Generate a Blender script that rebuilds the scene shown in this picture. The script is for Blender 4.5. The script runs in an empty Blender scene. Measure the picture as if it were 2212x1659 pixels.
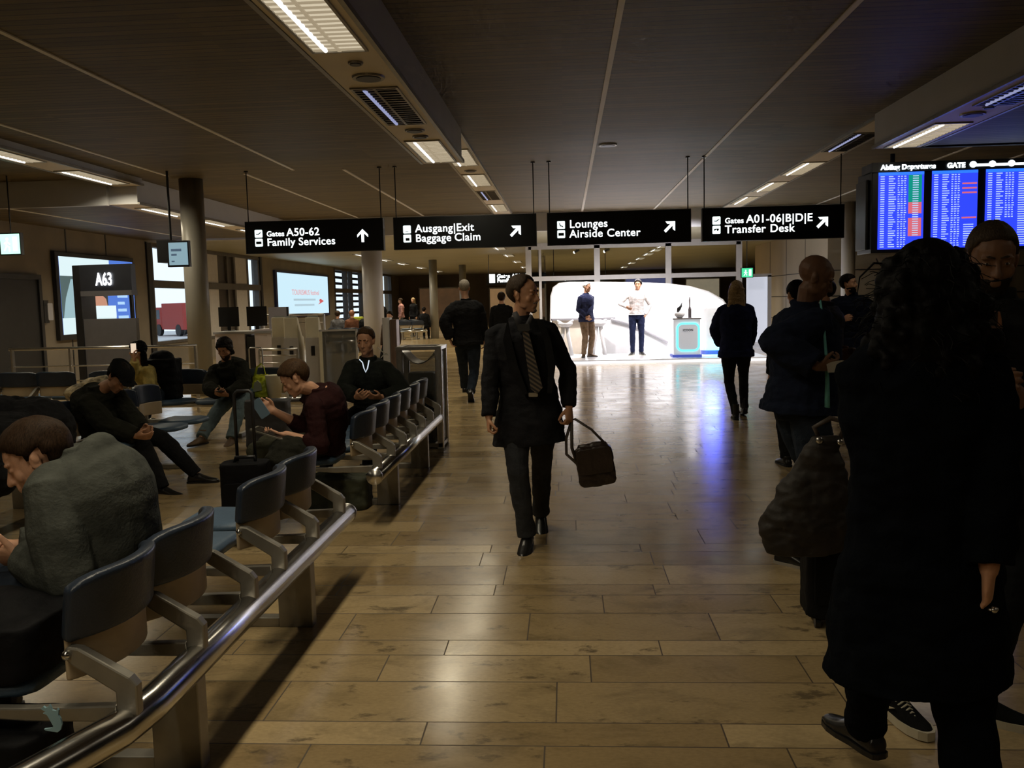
import bpy, bmesh, math, random
from math import sin, cos, pi, radians, sqrt, atan2
from mathutils import Vector, Matrix, noise
random.seed(7)
sc = bpy.context.scene
C = sc.collection
V = Vector
# ------------------------------------------------------------ camera
F, CX, CY, EYE = 1900.0, 1106.0, 829.5, 1.55
PITCH, YAW, ROLL = radians(5.463), radians(3.607), radians(1.35)
def ray(x, y):
    dx, dy = x-CX, y-CY
    c, s = cos(ROLL), sin(ROLL)
    a, b = c*dx-s*dy, s*dx+c*dy
    cp, sp = cos(PITCH), sin(PITCH)
    v = (a, F*cp-b*sp, -F*sp-b*cp)
    cw, sw = cos(YAW), sin(YAW)
    return V((v[0]*cw-v[1]*sw, v[0]*sw+v[1]*cw, v[2]))
def W(x, y, Y):            # point of the hall at depth Y seen at photo pixel x, y
    r = ray(x, y); return r*(Y/r.y)+V((0, 0, EYE))
def G(x, y, z=0.0):        # point at height z
    r = ray(x, y); return r*((z-EYE)/r.z)+V((0, 0, EYE))
def WX(x, y, X):
    r = ray(x, y); return r*(X/r.x)+V((0, 0, EYE))
cam = bpy.data.cameras.new('camera'); camo = bpy.data.objects.new('camera', cam); C.objects.link(camo)
fw = ray(CX, CY).normalized(); rt = (ray(CX+1, CY)-ray(CX, CY)).normalized(); up = rt.cross(fw)
M = Matrix((rt, up, -fw)).transposed().to_4x4(); M.translation = V((0, 0, EYE)); camo.matrix_world = M
cam.sensor_fit = 'HORIZONTAL'; cam.sensor_width = 36; cam.lens = F/2212*36; cam.clip_start = .05; cam.clip_end = 300
sc.camera = camo
# ------------------------------------------------------------ world, exposure
sc.view_settings.view_transform = 'Standard'; sc.view_settings.look = 'None'
sc.view_settings.exposure = 0.0; sc.view_settings.gamma = 1.0; sc.view_settings.use_curve_mapping = False
w = bpy.data.worlds.new('sky'); sc.world = w; w.use_nodes = True
wn = w.node_tree.nodes; wl = w.node_tree.links
bgn = wn['Background']; bgn.inputs[0].default_value = (.78, .88, 1, 1); bgn.inputs[1].default_value = 1.3
sc.cycles.use_denoising = True
sc.cycles.use_adaptive_sampling = True; sc.cycles.adaptive_threshold = .035; sc.cycles.adaptive_min_samples = 12
sc.cycles.max_bounces = 5; sc.cycles.diffuse_bounces = 2; sc.cycles.glossy_bounces = 3
sc.cycles.transmission_bounces = 6; sc.cycles.transparent_max_bounces = 8
sc.cycles.caustics_reflective = False; sc.cycles.caustics_refractive = False
sc.cycles.sample_clamp_indirect = 4
def area(name, loc, sx, sy, power, col=(1, .88, .64), rot=(0, 0, 0), spread=180):
    l = bpy.data.lights.new(name, 'AREA'); l.shape = 'RECTANGLE'; l.size = sx; l.size_y = sy
    l.energy = power; l.color = col; l.spread = radians(spread)
    o = bpy.data.objects.new(name, l); C.objects.link(o); o.location = loc; o.rotation_euler = rot
    return o
LAMP = 19.0      # watts of one lit louvre ceiling lamp
# ------------------------------------------------------------ materials
MATS = {}
def mat(name, col, rough=.6, metal=0, emit=None, es=1.0, nz=.0, ns=8.0, bump=0.0, bs=60.0, spec=.5, alpha=1, trans=0, coat=0):
    if name in MATS: return MATS[name]
    m = bpy.data.materials.new(name); m.use_nodes = True; MATS[name] = m
    nt = m.node_tree; b = nt.nodes['Principled BSDF']
    b.inputs['Base Color'].default_value = (*col, 1); b.inputs['Roughness'].default_value = rough
    b.inputs['Metallic'].default_value = metal; b.inputs['Specular IOR Level'].default_value = spec
    b.inputs['Alpha'].default_value = alpha; b.inputs['Transmission Weight'].default_value = trans
    b.inputs['Coat Weight'].default_value = coat
    if emit is not None:
        b.inputs['Emission Color'].default_value = (*emit, 1); b.inputs['Emission Strength'].default_value = es
    if nz or bump:
        tc = nt.nodes.new('ShaderNodeTexCoord')
    if nz:
        n = nt.nodes.new('ShaderNodeTexNoise'); n.inputs['Scale'].default_value = ns; n.inputs['Detail'].default_value = 4
        nt.links.new(tc.outputs['Object'], n.inputs['Vector'])
        r = nt.nodes.new('ShaderNodeValToRGB')
        r.color_ramp.elements[0].position = .3; r.color_ramp.elements[1].position = .7
        r.color_ramp.elements[0].color = (*[c*(1-nz) for c in col], 1)
        r.color_ramp.elements[1].color = (*[min(1, c*(1+nz)) for c in col], 1)
        nt.links.new(n.outputs['Fac'], r.inputs['Fac']); nt.links.new(r.outputs['Color'], b.inputs['Base Color'])
    if bump:
        n = nt.nodes.new('ShaderNodeTexNoise'); n.inputs['Scale'].default_value = bs; n.inputs['Detail'].default_value = 3
        nt.links.new(tc.outputs['Object'], n.inputs['Vector'])
        bp = nt.nodes.new('ShaderNodeBump'); bp.inputs['Strength'].default_value = bump; bp.inputs['Distance'].default_value = .01
        nt.links.new(n.outputs['Fac'], bp.inputs['Height']); nt.links.new(bp.outputs['Normal'], b.inputs['Normal'])
    return m
def hairmat(name, col):
    if name in MATS: return MATS[name]
    m = mat(name, col, .6, spec=.10); t = m.node_tree; b = t.nodes['Principled BSDF']; N = NT(m)
    tc = t.nodes.new('ShaderNodeTexCoord'); mp = t.nodes.new('ShaderNodeMapping'); mp.inputs['Scale'].default_value = (1, .35, .18)
    t.links.new(tc.outputs['Object'], mp.inputs[0]); f = N.noise(mp.outputs[0], 320, 3, .6, .4)
    t.links.new(N.ramp(f, [(.3, tuple(c*.45 for c in col)), (.7, tuple(min(1, c*1.5) for c in col))]), b.inputs['Base Color'])
    bp = t.nodes.new('ShaderNodeBump'); bp.inputs['Strength'].default_value = .25; bp.inputs['Distance'].default_value = .004
    t.links.new(f, bp.inputs['Height']); t.links.new(bp.outputs['Normal'], b.inputs['Normal']); return m
def emat(name, col, s): return mat(name, (.02, .02, .02), .5, emit=col, es=s)
def fabric(name, col, rough=.9, spec=.12): return mat(name, col, rough, nz=.25, ns=14, bump=.35, bs=90, spec=spec)
class NT:
    def __init__(s, m): s.t = m.node_tree
    def m(s, op, a, b=None, c=None):
        n = s.t.nodes.new('ShaderNodeMath'); n.operation = op
        for i, v in enumerate((a, b, c)):
            if v is None: continue
            if isinstance(v, (int, float)): n.inputs[i].default_value = v
            else: s.t.links.new(v, n.inputs[i])
        return n.outputs[0]
    def wn(s, a, b, out='Value'):
        c = s.t.nodes.new('ShaderNodeCombineXYZ'); s.l(a, c.inputs[0]); s.l(b, c.inputs[1])
        n = s.t.nodes.new('ShaderNodeTexWhiteNoise'); n.noise_dimensions = '2D'; s.l(c.outputs[0], n.inputs['Vector'])
        return n.outputs[out]
    def l(s, a, b):
        if isinstance(a, (int, float)): b.default_value = a
        else: s.t.links.new(a, b)
    def mix(s, f, a, b, bt='MIX'):
        n = s.t.nodes.new('ShaderNodeMix'); n.data_type = 'RGBA'; n.blend_type = bt
        s.l(f, n.inputs[0])
        for v, i in ((a, 6), (b, 7)):
            if isinstance(v, tuple): n.inputs[i].default_value = (*v, 1)
            else: s.t.links.new(v, n.inputs[i])
        return n.outputs[2]
    def noise(s, vec, scale, detail=4, rough=.5, dist=0):
        n = s.t.nodes.new('ShaderNodeTexNoise'); n.inputs['Scale'].default_value = scale; n.inputs['Detail'].default_value = detail
        n.inputs['Roughness'].default_value = rough; n.inputs['Distortion'].default_value = dist
        s.t.links.new(vec, n.inputs['Vector']); return n.outputs['Fac']
    def ramp(s, f, stops):
        r = s.t.nodes.new('ShaderNodeValToRGB'); e = r.color_ramp.elements
        while len(e) < len(stops): e.new(.5)
        for i, (p, c) in enumerate(stops):
            e[i].position = p; e[i].color = (*c, 1) if isinstance(c, tuple) else (c, c, c, 1)
        s.t.links.new(f, r.inputs['Fac']); return r.outputs['Color']
def floor_material():
    m = mat('travertine_floor', (.4, .3, .18), .14); N = NT(m); t = m.node_tree
    b = t.nodes['Principled BSDF']
    tc = t.nodes.new('ShaderNodeTexCoord'); sp = t.nodes.new('ShaderNodeSeparateXYZ'); t.links.new(tc.outputs['Object'], sp.inputs[0])
    x, y = sp.outputs[0], sp.outputs[1]
    P = .785
    yy = N.m('DIVIDE', N.m('SUBTRACT', y, 3.10), P); k = N.m('FLOOR', yy); f = N.m('MULTIPLY', N.m('SUBTRACT', yy, k), P)
    g1 = N.m('GREATER_THAN', f, .345); g2 = N.m('GREATER_THAN', f, .615)
    row = N.m('ADD', N.m('MULTIPLY', k, 3), N.m('ADD', g1, g2))
    y0 = N.m('ADD', N.m('MULTIPLY', g1, .345), N.m('MULTIPLY', g2, .27))
    h = N.m('SUBTRACT', N.m('SUBTRACT', .345, N.m('MULTIPLY', g1, .075)), N.m('MULTIPLY', g2, .10))
    fy = N.m('SUBTRACT', f, y0)
    wd = N.m('ADD', .82, N.m('MULTIPLY', N.wn(row, 3.3), .3))
    xx = N.m('ADD', N.m('DIVIDE', x, wd), N.m('MULTIPLY', N.wn(row, 9.1), 5))
    col = N.m('FLOOR', xx); fx = N.m('MULTIPLY', N.m('SUBTRACT', xx, col), wd)
    ex = N.m('MINIMUM', fx, N.m('SUBTRACT', wd, fx)); ey = N.m('MINIMUM', fy, N.m('SUBTRACT', h, fy))
    grout = N.m('LESS_THAN', N.m('MINIMUM', ex, ey), .0030)
    r1 = N.wn(col, row); r2 = N.wn(row, col)
    mp = t.nodes.new('ShaderNodeVectorMath'); mp.operation = 'ADD'
    cb = t.nodes.new('ShaderNodeCombineXYZ'); N.l(N.m('MULTIPLY', r1, 40), cb.inputs[0]); N.l(N.m('MULTIPLY', r2, 40), cb.inputs[1])
    t.links.new(tc.outputs['Object'], mp.inputs[0]); t.links.new(cb.outputs[0], mp.inputs[1])
    ms = t.nodes.new('ShaderNodeMapping'); ms.inputs['Scale'].default_value = (1, 1.7, 1); t.links.new(mp.outputs[0], ms.inputs[0])
    vec = ms.outputs[0]
    base = N.ramp(r1, [(0, (.32, .222, .105)), (.35, (.39, .28, .14)), (.7, (.45, .33, .17)), (1, (.55, .41, .22))])
    veins = N.ramp(N.noise(vec, 3.2, 6, .62, .6), [(.34, .72), (.50, 1.0), (.75, 1.08)])
    c1 = N.mix(1.0, base, veins, 'MULTIPLY')
    blot = N.ramp(N.noise(vec, 4.6, 8, .68, .2), [(.57, 0.0), (.66, 1.0)])
    amt = N.m('MULTIPLY', blot, N.m('MULTIPLY', N.m('GREATER_THAN', r2, .30), .78))
    c2 = N.mix(amt, c1, (.115, .085, .05))
    fine = N.ramp(N.noise(vec, 45, 4, .6), [(.3, .86), (.7, 1.06)])
    c3 = N.mix(1.0, c2, fine, 'MULTIPLY')
    c4 = N.mix(grout, c3, (.085, .058, .030))
    t.links.new(c4, b.inputs['Base Color'])
    rg = N.ramp(N.noise(tc.outputs['Object'], 2.5, 4), [(.3, .15), (.7, .235)])
    N.l(N.m('ADD', N.m('MULTIPLY', grout, .4), rg), b.inputs['Roughness'])
    b.inputs['Specular IOR Level'].default_value = .62
    return m
def ceiling_material():
    m = mat('slatted_wood_ceiling', (.1, .07, .04), .6); N = NT(m); t = m.node_tree; b = t.nodes['Principled BSDF']
    tc = t.nodes.new('ShaderNodeTexCoord'); sp = t.nodes.new('ShaderNodeSeparateXYZ'); t.links.new(tc.outputs['Object'], sp.inputs[0])
    y = sp.outputs[1]
    yy = N.m('DIVIDE', y, .115); k = N.m('FLOOR', yy); f = N.m('SUBTRACT', yy, k)
    gap = N.m('LESS_THAN', f, .13)
    seg = N.m('FLOOR', N.m('DIVIDE', sp.outputs[0], 2.9))
    r = N.wn(k, seg)
    base = N.ramp(r, [(0, (.105, .076, .036)), (1, (.165, .122, .058))])
    ms = t.nodes.new('ShaderNodeMapping'); ms.inputs['Scale'].default_value = (.6, 14, 1); t.links.new(tc.outputs['Object'], ms.inputs[0])
    gr = N.ramp(N.noise(ms.outputs[0], 3, 4), [(.3, .75), (.7, 1.15)])
    c = N.mix(1.0, base, gr, 'MULTIPLY'); c = N.mix(gap, c, (.02, .014, .008))
    t.links.new(c, b.inputs['Base Color']); return m
M_floor = floor_material(); M_ceil = ceiling_material()
M_white = mat('white_paint', (.85, .80, .74), .5, nz=.05, ns=2)
M_soffit = mat('soffit_cream', (.80,.70,.55), .5, nz=.04, ns=2)
M_metalpanel = mat('beam_sheet_metal', (.62, .62, .64), .45, metal=.1, nz=.06, ns=1.5)
M_concrete = mat('concrete_wall', (.21, .175, .13), .75, nz=.14, ns=1.3, bump=.1, bs=20)
M_panel = mat('beige_wall_panel', (.50, .43, .33), .6, nz=.06, ns=.8)
M_dark = mat('dark_metal', (.02, .02, .022), .45, nz=.2)
M_black = mat('black_plastic', (.008, .008, .009), .4, nz=.2)
M_steel = mat('brushed_steel', (.72, .70, .68), .30, metal=1, nz=.08, ns=30)
M_chrome = mat('polished_tube', (.62, .61, .59), .2, metal=1, nz=.05, ns=20)
M_cast = mat('cast_aluminium', (.33, .31, .27), .42, metal=.7, nz=.1, ns=12)
M_leather = mat('navy_leather', (.022, .032, .052), .34, nz=.2, ns=10, bump=.15, bs=120)
M_blue = mat('blue_seat_pad', (.07, .12, .19), .45, nz=.15, ns=10, bump=.15, bs=120)
M_shell = mat('beige_back_shell', (.50, .39, .25), .4, nz=.08)
M_glass = mat('clear_glass', (.9, .95, .95), .02, trans=1.0, nz=0); 
MATS['clear_glass'].node_tree.nodes['Principled BSDF'].inputs['IOR'].default_value = 1.02
M_frame = mat('window_frame_metal', (.13, .12, .11), .45, metal=.4, nz=.1)
M_mull = mat('light_mullion', (.55, .52, .5), .45, nz=.05)
M_letter = emat('lit_letter', (.93, 1, 1), 2.2)
M_signface = mat('sign_face', (.006, .007, .008), .35, nz=.1)
# ------------------------------------------------------------ mesh builder
class MB:
    def __init__(s): s.v = []; s.f = []
    def add(s, vs, fs):
        n = len(s.v); s.v += [tuple(p) for p in vs]; s.f += [tuple(i+n for i in f) for f in fs]; return s
    def box(s, x0, y0, z0, x1, y1, z1):
        x0, x1 = min(x0, x1), max(x0, x1); y0, y1 = min(y0, y1), max(y0, y1); z0, z1 = min(z0, z1), max(z0, z1)
        return s.add([(x0,y0,z0),(x1,y0,z0),(x1,y1,z0),(x0,y1,z0),(x0,y0,z1),(x1,y0,z1),(x1,y1,z1),(x0,y1,z1)],
                     [(0,3,2,1),(4,5,6,7),(0,1,5,4),(1,2,6,5),(2,3,7,6),(3,0,4,7)])
    def rbox(s, x0, y0, z0, x1, y1, z1, r=.02, seg=3, ax='z'):   # box with corners rounded around one axis
        if ax == 'z': a0,b0,a1,b1,c0,c1 = x0,y0,x1,y1,z0,z1
        elif ax == 'y': a0,b0,a1,b1,c0,c1 = x0,z0,x1,z1,y0,y1
        else: a0,b0,a1,b1,c0,c1 = y0,z0,y1,z1,x0,x1
        pts = rrect(a0,b0,a1,b1,r,seg)
        return s.prism(pts, c0, c1, ax)
    def prism(s, pts, c0, c1, ax='z'):
        n = len(pts)
        def mk(a, b, c): return (a,b,c) if ax == 'z' else ((a,c,b) if ax == 'y' else (c,a,b))
        vs = [mk(a,b,c0) for a,b in pts]+[mk(a,b,c1) for a,b in pts]
        fs = [(i,(i+1)%n,n+(i+1)%n,n+i) for i in range(n)]+[tuple(range(n-1,-1,-1)), tuple(range(n,2*n))]
        if ax == 'y': fs = [tuple(reversed(f)) for f in fs]
        return s.add(vs, fs)
    def rings(s, R, n=16, cap=True):     # R: list of (center, ax, ay)
        vs = []
        for c, ax, ay in R:
            for k in range(n):
                a = 2*pi*k/n; vs.append(V(c)+V(ax)*cos(a)+V(ay)*sin(a))
        fs = [(i*n+k, i*n+(k+1)%n, (i+1)*n+(k+1)%n, (i+1)*n+k) for i in range(len(R)-1) for k in range(n)]
        if cap: fs += [tuple(range(n-1,-1,-1)), tuple(range((len(R)-1)*n, len(R)*n))]
        return s.add(vs, fs)
    def tube(s, pts, r, n=12, cap=True, rnd=False, flat=1.0):
        pts = [V(p) for p in pts]; m = len(pts)
        rs = [r]*m if isinstance(r, (int, float)) else list(r)
        T = [((pts[min(i+1,m-1)]-pts[max(i-1,0)]).normalized() if (pts[min(i+1,m-1)]-pts[max(i-1,0)]).length > 1e-9 else V((0,0,1))) for i in range(m)]
        u = T[0].orthogonal().normalized()
        if abs(T[0].z) < .9: u = (V((0,0,1))-T[0]*T[0].z).normalized()
        R = []
        for i in range(m):
            u = (u-T[i]*u.dot(T[i])).normalized(); w_ = T[i].cross(u)
            R.append((pts[i], u*rs[i], w_*rs[i]*flat))
        if rnd:
            def capr(i, sg):
                o = []
                for a in (80, 60, 35):
                    q = cos(radians(a)); o.append((pts[i]+T[i]*sg*rs[i]*sin(radians(a)), R[i][1]*q, R[i][2]*q))
                return o
            R = capr(0, -1)+R+list(reversed(capr(m-1, 1)))
        return s.rings(R, n, cap)
    def ell(s, c, rx, ry, rz, rot=None, nu=14, nv=9):
        vs = []; fs = []; c = V(c)
        for j in range(1, nv):
            th = pi*j/nv
            for i in range(nu):
                ph = 2*pi*i/nu; p = V((rx*sin(th)*cos(ph), ry*sin(th)*sin(ph), rz*cos(th)))
                vs.append(c+(rot@p if rot else p))
        vs.append(c+(rot@V((0,0,rz)) if rot else V((0,0,rz)))); vs.append(c-(rot@V((0,0,rz)) if rot else V((0,0,rz))))
        a, b = len(vs)-2, len(vs)-1
        for j in range(nv-2):
            for i in range(nu): fs.append((j*nu+i, (j+1)*nu+i, (j+1)*nu+(i+1)%nu, j*nu+(i+1)%nu))
        for i in range(nu):
            fs.append((a, i, (i+1)%nu)); k = (nv-2)*nu; fs.append((b, k+(i+1)%nu, k+i))
        return s.add(vs, fs)
    def cyl(s, x, y, z0, z1, r, n=20, r2=None):
        r2 = r if r2 is None else r2
        return s.rings([((x,y,z0),(r,0,0),(0,r,0)),((x,y,z1),(r2,0,0),(0,r2,0))], n)
    def xf(s, mtx, start=0):
        s.v = s.v[:start]+[tuple(mtx@V(p)) for p in s.v[start:]]; return s
    def build(s, name, m, parent=None, smooth=False, bevel=0, off=None, mods=()):
        me = bpy.data.meshes.new(name)
        vs = s.v if off is None else [(p[0]-off[0], p[1]-off[1], p[2]-off[2]) for p in s.v]
        me.from_pydata(vs, [], s.f); me.update()
        for k in (m if isinstance(m, (list, tuple)) else [m]): me.materials.append(k)
        o = bpy.data.objects.new(name, me); C.objects.link(o)
        if parent: o.parent = parent
        if smooth:
            me.polygons.foreach_set('use_smooth', [True]*len(me.polygons))
        if bevel:
            b = o.modifiers.new('bevel', 'BEVEL'); b.width = bevel; b.segments = 2; b.limit_method = 'ANGLE'; b.angle_limit = radians(50)
        return o
def rrect(a0, b0, a1, b1, r, seg=3):
    a0, a1 = min(a0,a1), max(a0,a1); b0, b1 = min(b0,b1), max(b0,b1); r = min(r, (a1-a0)*.499, (b1-b0)*.499)
    pts = []
    for cx_, cy_, st in ((a1-r,b0+r,-90),(a1-r,b1-r,0),(a0+r,b1-r,90),(a0+r,b0+r,180)):
        for k in range(seg+1):
            a = radians(st+90*k/seg); pts.append((cx_+r*cos(a), cy_+r*sin(a)))
    return pts
def tag(o, label=None, cat=None, group=None, kind=None):
    if label: o['label'] = label
    if cat: o['category'] = cat
    if group: o['group'] = group
    if kind: o['kind'] = kind
    return o
def thing(name, label, cat, loc=(0,0,0), rz=0, group=None):
    o = bpy.data.objects.new(name, None); C.objects.link(o); o.location = loc; o.rotation_euler = (0,0,rz)
    o.empty_display_size = .1
    return tag(o, label, cat, group)
def struct(name, mb, m, parent=None, **k):
    o = mb.build(name, m, parent, **k)
    if parent is None: o['kind'] = 'structure'
    return o
def copy_tree(o, parent=None):
    c = o.copy(); C.objects.link(c); c.parent = parent
    for ch in o.children: copy_tree(ch, c)
    return c
def text(name, s, size, loc, m, parent=None, rot=(pi/2,0,0), ext=.003, bold=.0, ax='LEFT', sx=1.0):
    cu = bpy.data.curves.new(name, 'FONT'); cu.body = s; cu.size = size; cu.extrude = ext; cu.offset = bold; cu.align_x = ax; cu.space_character = 1.06
    o = bpy.data.objects.new(name, cu); C.objects.link(o); o.rotation_euler = rot; o.location = loc
    bpy.context.view_layer.update()
    me = bpy.data.meshes.new_from_object(o.evaluated_get(bpy.context.evaluated_depsgraph_get()))
    bpy.data.objects.remove(o); bpy.data.curves.remove(cu)
    n = bpy.data.objects.new(name, me); C.objects.link(n); n.rotation_euler = rot; n.location = loc; n.scale = (sx, 1, 1)
    me.materials.clear(); me.materials.append(m)
    if parent: n.parent = parent
    return n
def remesh(mb, name, voxel, smooth=2, wr=0.0, wf=9.0, seed=0, off=None):
    """union of overlapping closed pieces as one continuous skin"""
    me = bpy.data.meshes.new('tmp'); me.from_pydata(mb.v, [], mb.f); me.update()
    o = bpy.data.objects.new('tmp', me); C.objects.link(o)
    r = o.modifiers.new('r', 'REMESH'); r.mode = 'VOXEL'; r.voxel_size = voxel
    if smooth:
        q = o.modifiers.new('s', 'SMOOTH'); q.factor = .5; q.iterations = smooth
    bpy.context.view_layer.update()
    out = bpy.data.meshes.new_from_object(o.evaluated_get(bpy.context.evaluated_depsgraph_get()))
    out.name = name
    bpy.data.objects.remove(o); bpy.data.meshes.remove(me)
    if wr:
        sd = V((seed*3.7, seed*1.3, 0))
        nr = [v.normal.copy() for v in out.vertices]; co = []
        for v, nn in zip(out.vertices, nr):
            p = v.co; q = V((p.x*wf, p.y*wf, p.z*wf*1.7))+sd
            d = noise.noise(q)*wr+noise.noise(q*2.7)*wr*.45
            co += [p.x+nn.x*d, p.y+nn.y*d, p.z+nn.z*d]
        out.vertices.foreach_set('co', co); out.update()
    if off is not None:
        out.transform(Matrix.Translation(-V(off)))
    out.polygons.foreach_set('use_smooth', [True]*len(out.polygons))
    return out
def mobj(name, me, m, parent):
    me.materials.clear()
    for k in (m if isinstance(m, (list, tuple)) else [m]): me.materials.append(k)
    o = bpy.data.objects.new(name, me); C.objects.link(o); o.parent = parent; return o
# ------------------------------------------------------------ people
def nrm(v): return V(v).normalized()
def lerp(a, b, t): return a+(b-a)*t
def ik(a, b, l1, l2, pole):
    a, b = V(a), V(b); d = b-a; L = d.length
    if L > (l1+l2)*.999: k = (l1+l2)*.999/L; b = a+d*k; d = b-a; L = d.length
    L = max(L, abs(l1-l2)+.01)
    x = (l1*l1-l2*l2+L*L)/(2*L); h = sqrt(max(0, l1*l1-x*x)); dn = d.normalized()
    p = V(pole)-dn*V(pole).dot(dn)
    p = p.normalized() if p.length > 1e-6 else V((0,0,1))
    return a+dn*x+p*h, b
def limb(mb, pts, rs, n=12): return mb.tube(pts, rs, n, True, True)
def interp(tab, t):
    if t <= tab[0][0]: return tab[0][1:]
    for a, b in zip(tab, tab[1:]):
        if t <= b[0]:
            k = (t-a[0])/(b[0]-a[0]); k = k*k*(3-2*k)
            return tuple(lerp(x, y, k) for x, y in zip(a[1:], b[1:]))
    return tab[-1][1:]
BODYTAB = [(-.16,.12,.10),(0,.165,.118),(.22,.148,.108),(.45,.152,.112),(.68,.172,.122),(.85,.165,.112),(.94,.115,.085),(1.0,.072,.068),(1.06,.060,.060)]
SKINS = {}
def skin_mat(name='skin_fair', c=(.66,.36,.23)):
    if name in MATS: return MATS[name]
    m = mat(name, c, .5, nz=.1, ns=25, bump=.1, bs=150, spec=.35)
    return m
M_eye = mat('eye_white', (.55,.5,.45), .2, nz=.02); M_iris = mat('eye_iris', (.03,.02,.012), .2, nz=.02)
def hand(mb, wrist, d, n, side, s=1.0, curl=.4, spread=1.0):
    """palm with four fingers and a thumb; d forearm direction, n palm-facing normal, side +1/-1 puts the thumb"""
    d = nrm(d); n = nrm(V(n)-d*V(n).dot(d)); w_ = d.cross(n).normalized()*side   # w_ points to the thumb side
    q = V(wrist)
    R = []
    for t, hw, hh in ((-.012,.025,.020),(.0,.028,.019),(.03,.037,.017),(.06,.042,.015),(.088,.041,.013),(.096,.034,.008)):
        R.append((q+d*t*s, w_*hw*s, n*hh*s))
    mb.rings(R, 12)
    for k, (off, ln) in enumerate(((.031,.070),(.0105,.079),(-.0105,.073),(-.031,.058))):
        p = q+d*.086*s+w_*off*s; dd = (d+w_*(off*2.2*spread)).normalized(); pts = [p-dd*.02*s, p]
        a = 0
        for j, fr in enumerate((.42,.32,.26)):
            a += curl*(.75, 1.0, .7)[j]*(1+.12*k)
            v = dd*cos(a)+n*sin(a); p = p+v*ln*fr*s; pts.append(p)
        limb(mb, pts, [.0088*s,.0090*s,.0084*s,.0078*s,.0066*s], 8)
    p = q+d*.022*s+w_*.024*s
    v1 = (d*.62+w_*.62+n*.38).normalized(); v2 = (d*.80+w_*.22+n*(.35+.3*curl)).normalized(); v3 = (d*.9+n*(.3+.4*curl)-w_*.1*curl).normalized()
    pts = [p-v1*.01*s, p+v1*.032*s, p+v1*.032*s+v2*.03*s, p+v1*.032*s+v2*.03*s+v3*.024*s]
    limb(mb, pts, [.013*s,.0115*s,.0098*s,.0082*s], 8)
def head_geo(mb, c, X, Y, Z, s, fem=False):
    R = Matrix((X, Y, Z)).transposed()
    def P(x, y, z): return V(c)+(R@V((x,y,z)))*s
    def E(x, y, z, a, b, d, rr=None): mb.ell(P(x,y,z), a*s, b*s, d*s, R@rr if rr else R)
    rx = lambda a: Matrix.Rotation(radians(a), 3, 'X'); rz = lambda a: Matrix.Rotation(radians(a), 3, 'Z'); ry = lambda a: Matrix.Rotation(radians(a), 3, 'Y')
    E(0,-.020,.035,.074,.094,.084)
    E(0,.020,.030,.064,.066,.066)                 # forehead
    mb.rings([(P(0,.012,.02),V(R@V((.066,0,0)))*s,V(R@V((0,.068,0)))*s),(P(0,.016,-.03),R@V((.064,0,0))*s,R@V((0,.066,0))*s),
              (P(0,.018,-.065),R@V((.056,0,0))*s,R@V((0,.062,0))*s),(P(0,.026,-.092),R@V((.042,0,0))*s,R@V((0,.050,0))*s),
              (P(0,.040,-.112),R@V((.026,0,0))*s,R@V((0,.034,0))*s)], 18)
    E(0,.066,-.100,.022,.017,.016); E(0,.066,-.080,.030,.0165,.022)   # chin
    for g in (1,-1):
        E(g*.028,.074,.022,.024,.012,.008, ry(g*8)) # brow
        E(g*.038,.054,-.028,.023,.018,.026)       # cheek
        E(g*.030,.0715,.000,.0150,.0085,.0075)    # lids
        E(g*.0095,.088,-.036,.0085,.011,.008)     # nostril
        E(g*.046,.014,-.068,.014,.032,.018, rx(-25)) # jaw corner
        E(g*.072,-.008,-.012,.007,.018,.030, rz(-g*18)) # ear
        E(g*.079,-.014,.002,.005,.014,.018, rz(-g*25))
    mb.tube([P(0,.076,.016),P(0,.086,-.004),P(0,.098,-.026),P(0,.101,-.034)], [.0085*s,.0085*s,.0105*s,.0115*s], 10, True, True)
    E(0,.079,-.055,.020,.012,.012)
    E(0,.0835,-.0615,.021,.0085,.0048)            # lips
    E(0,.0815,-.0715,.018,.0090,.0055)
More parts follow.
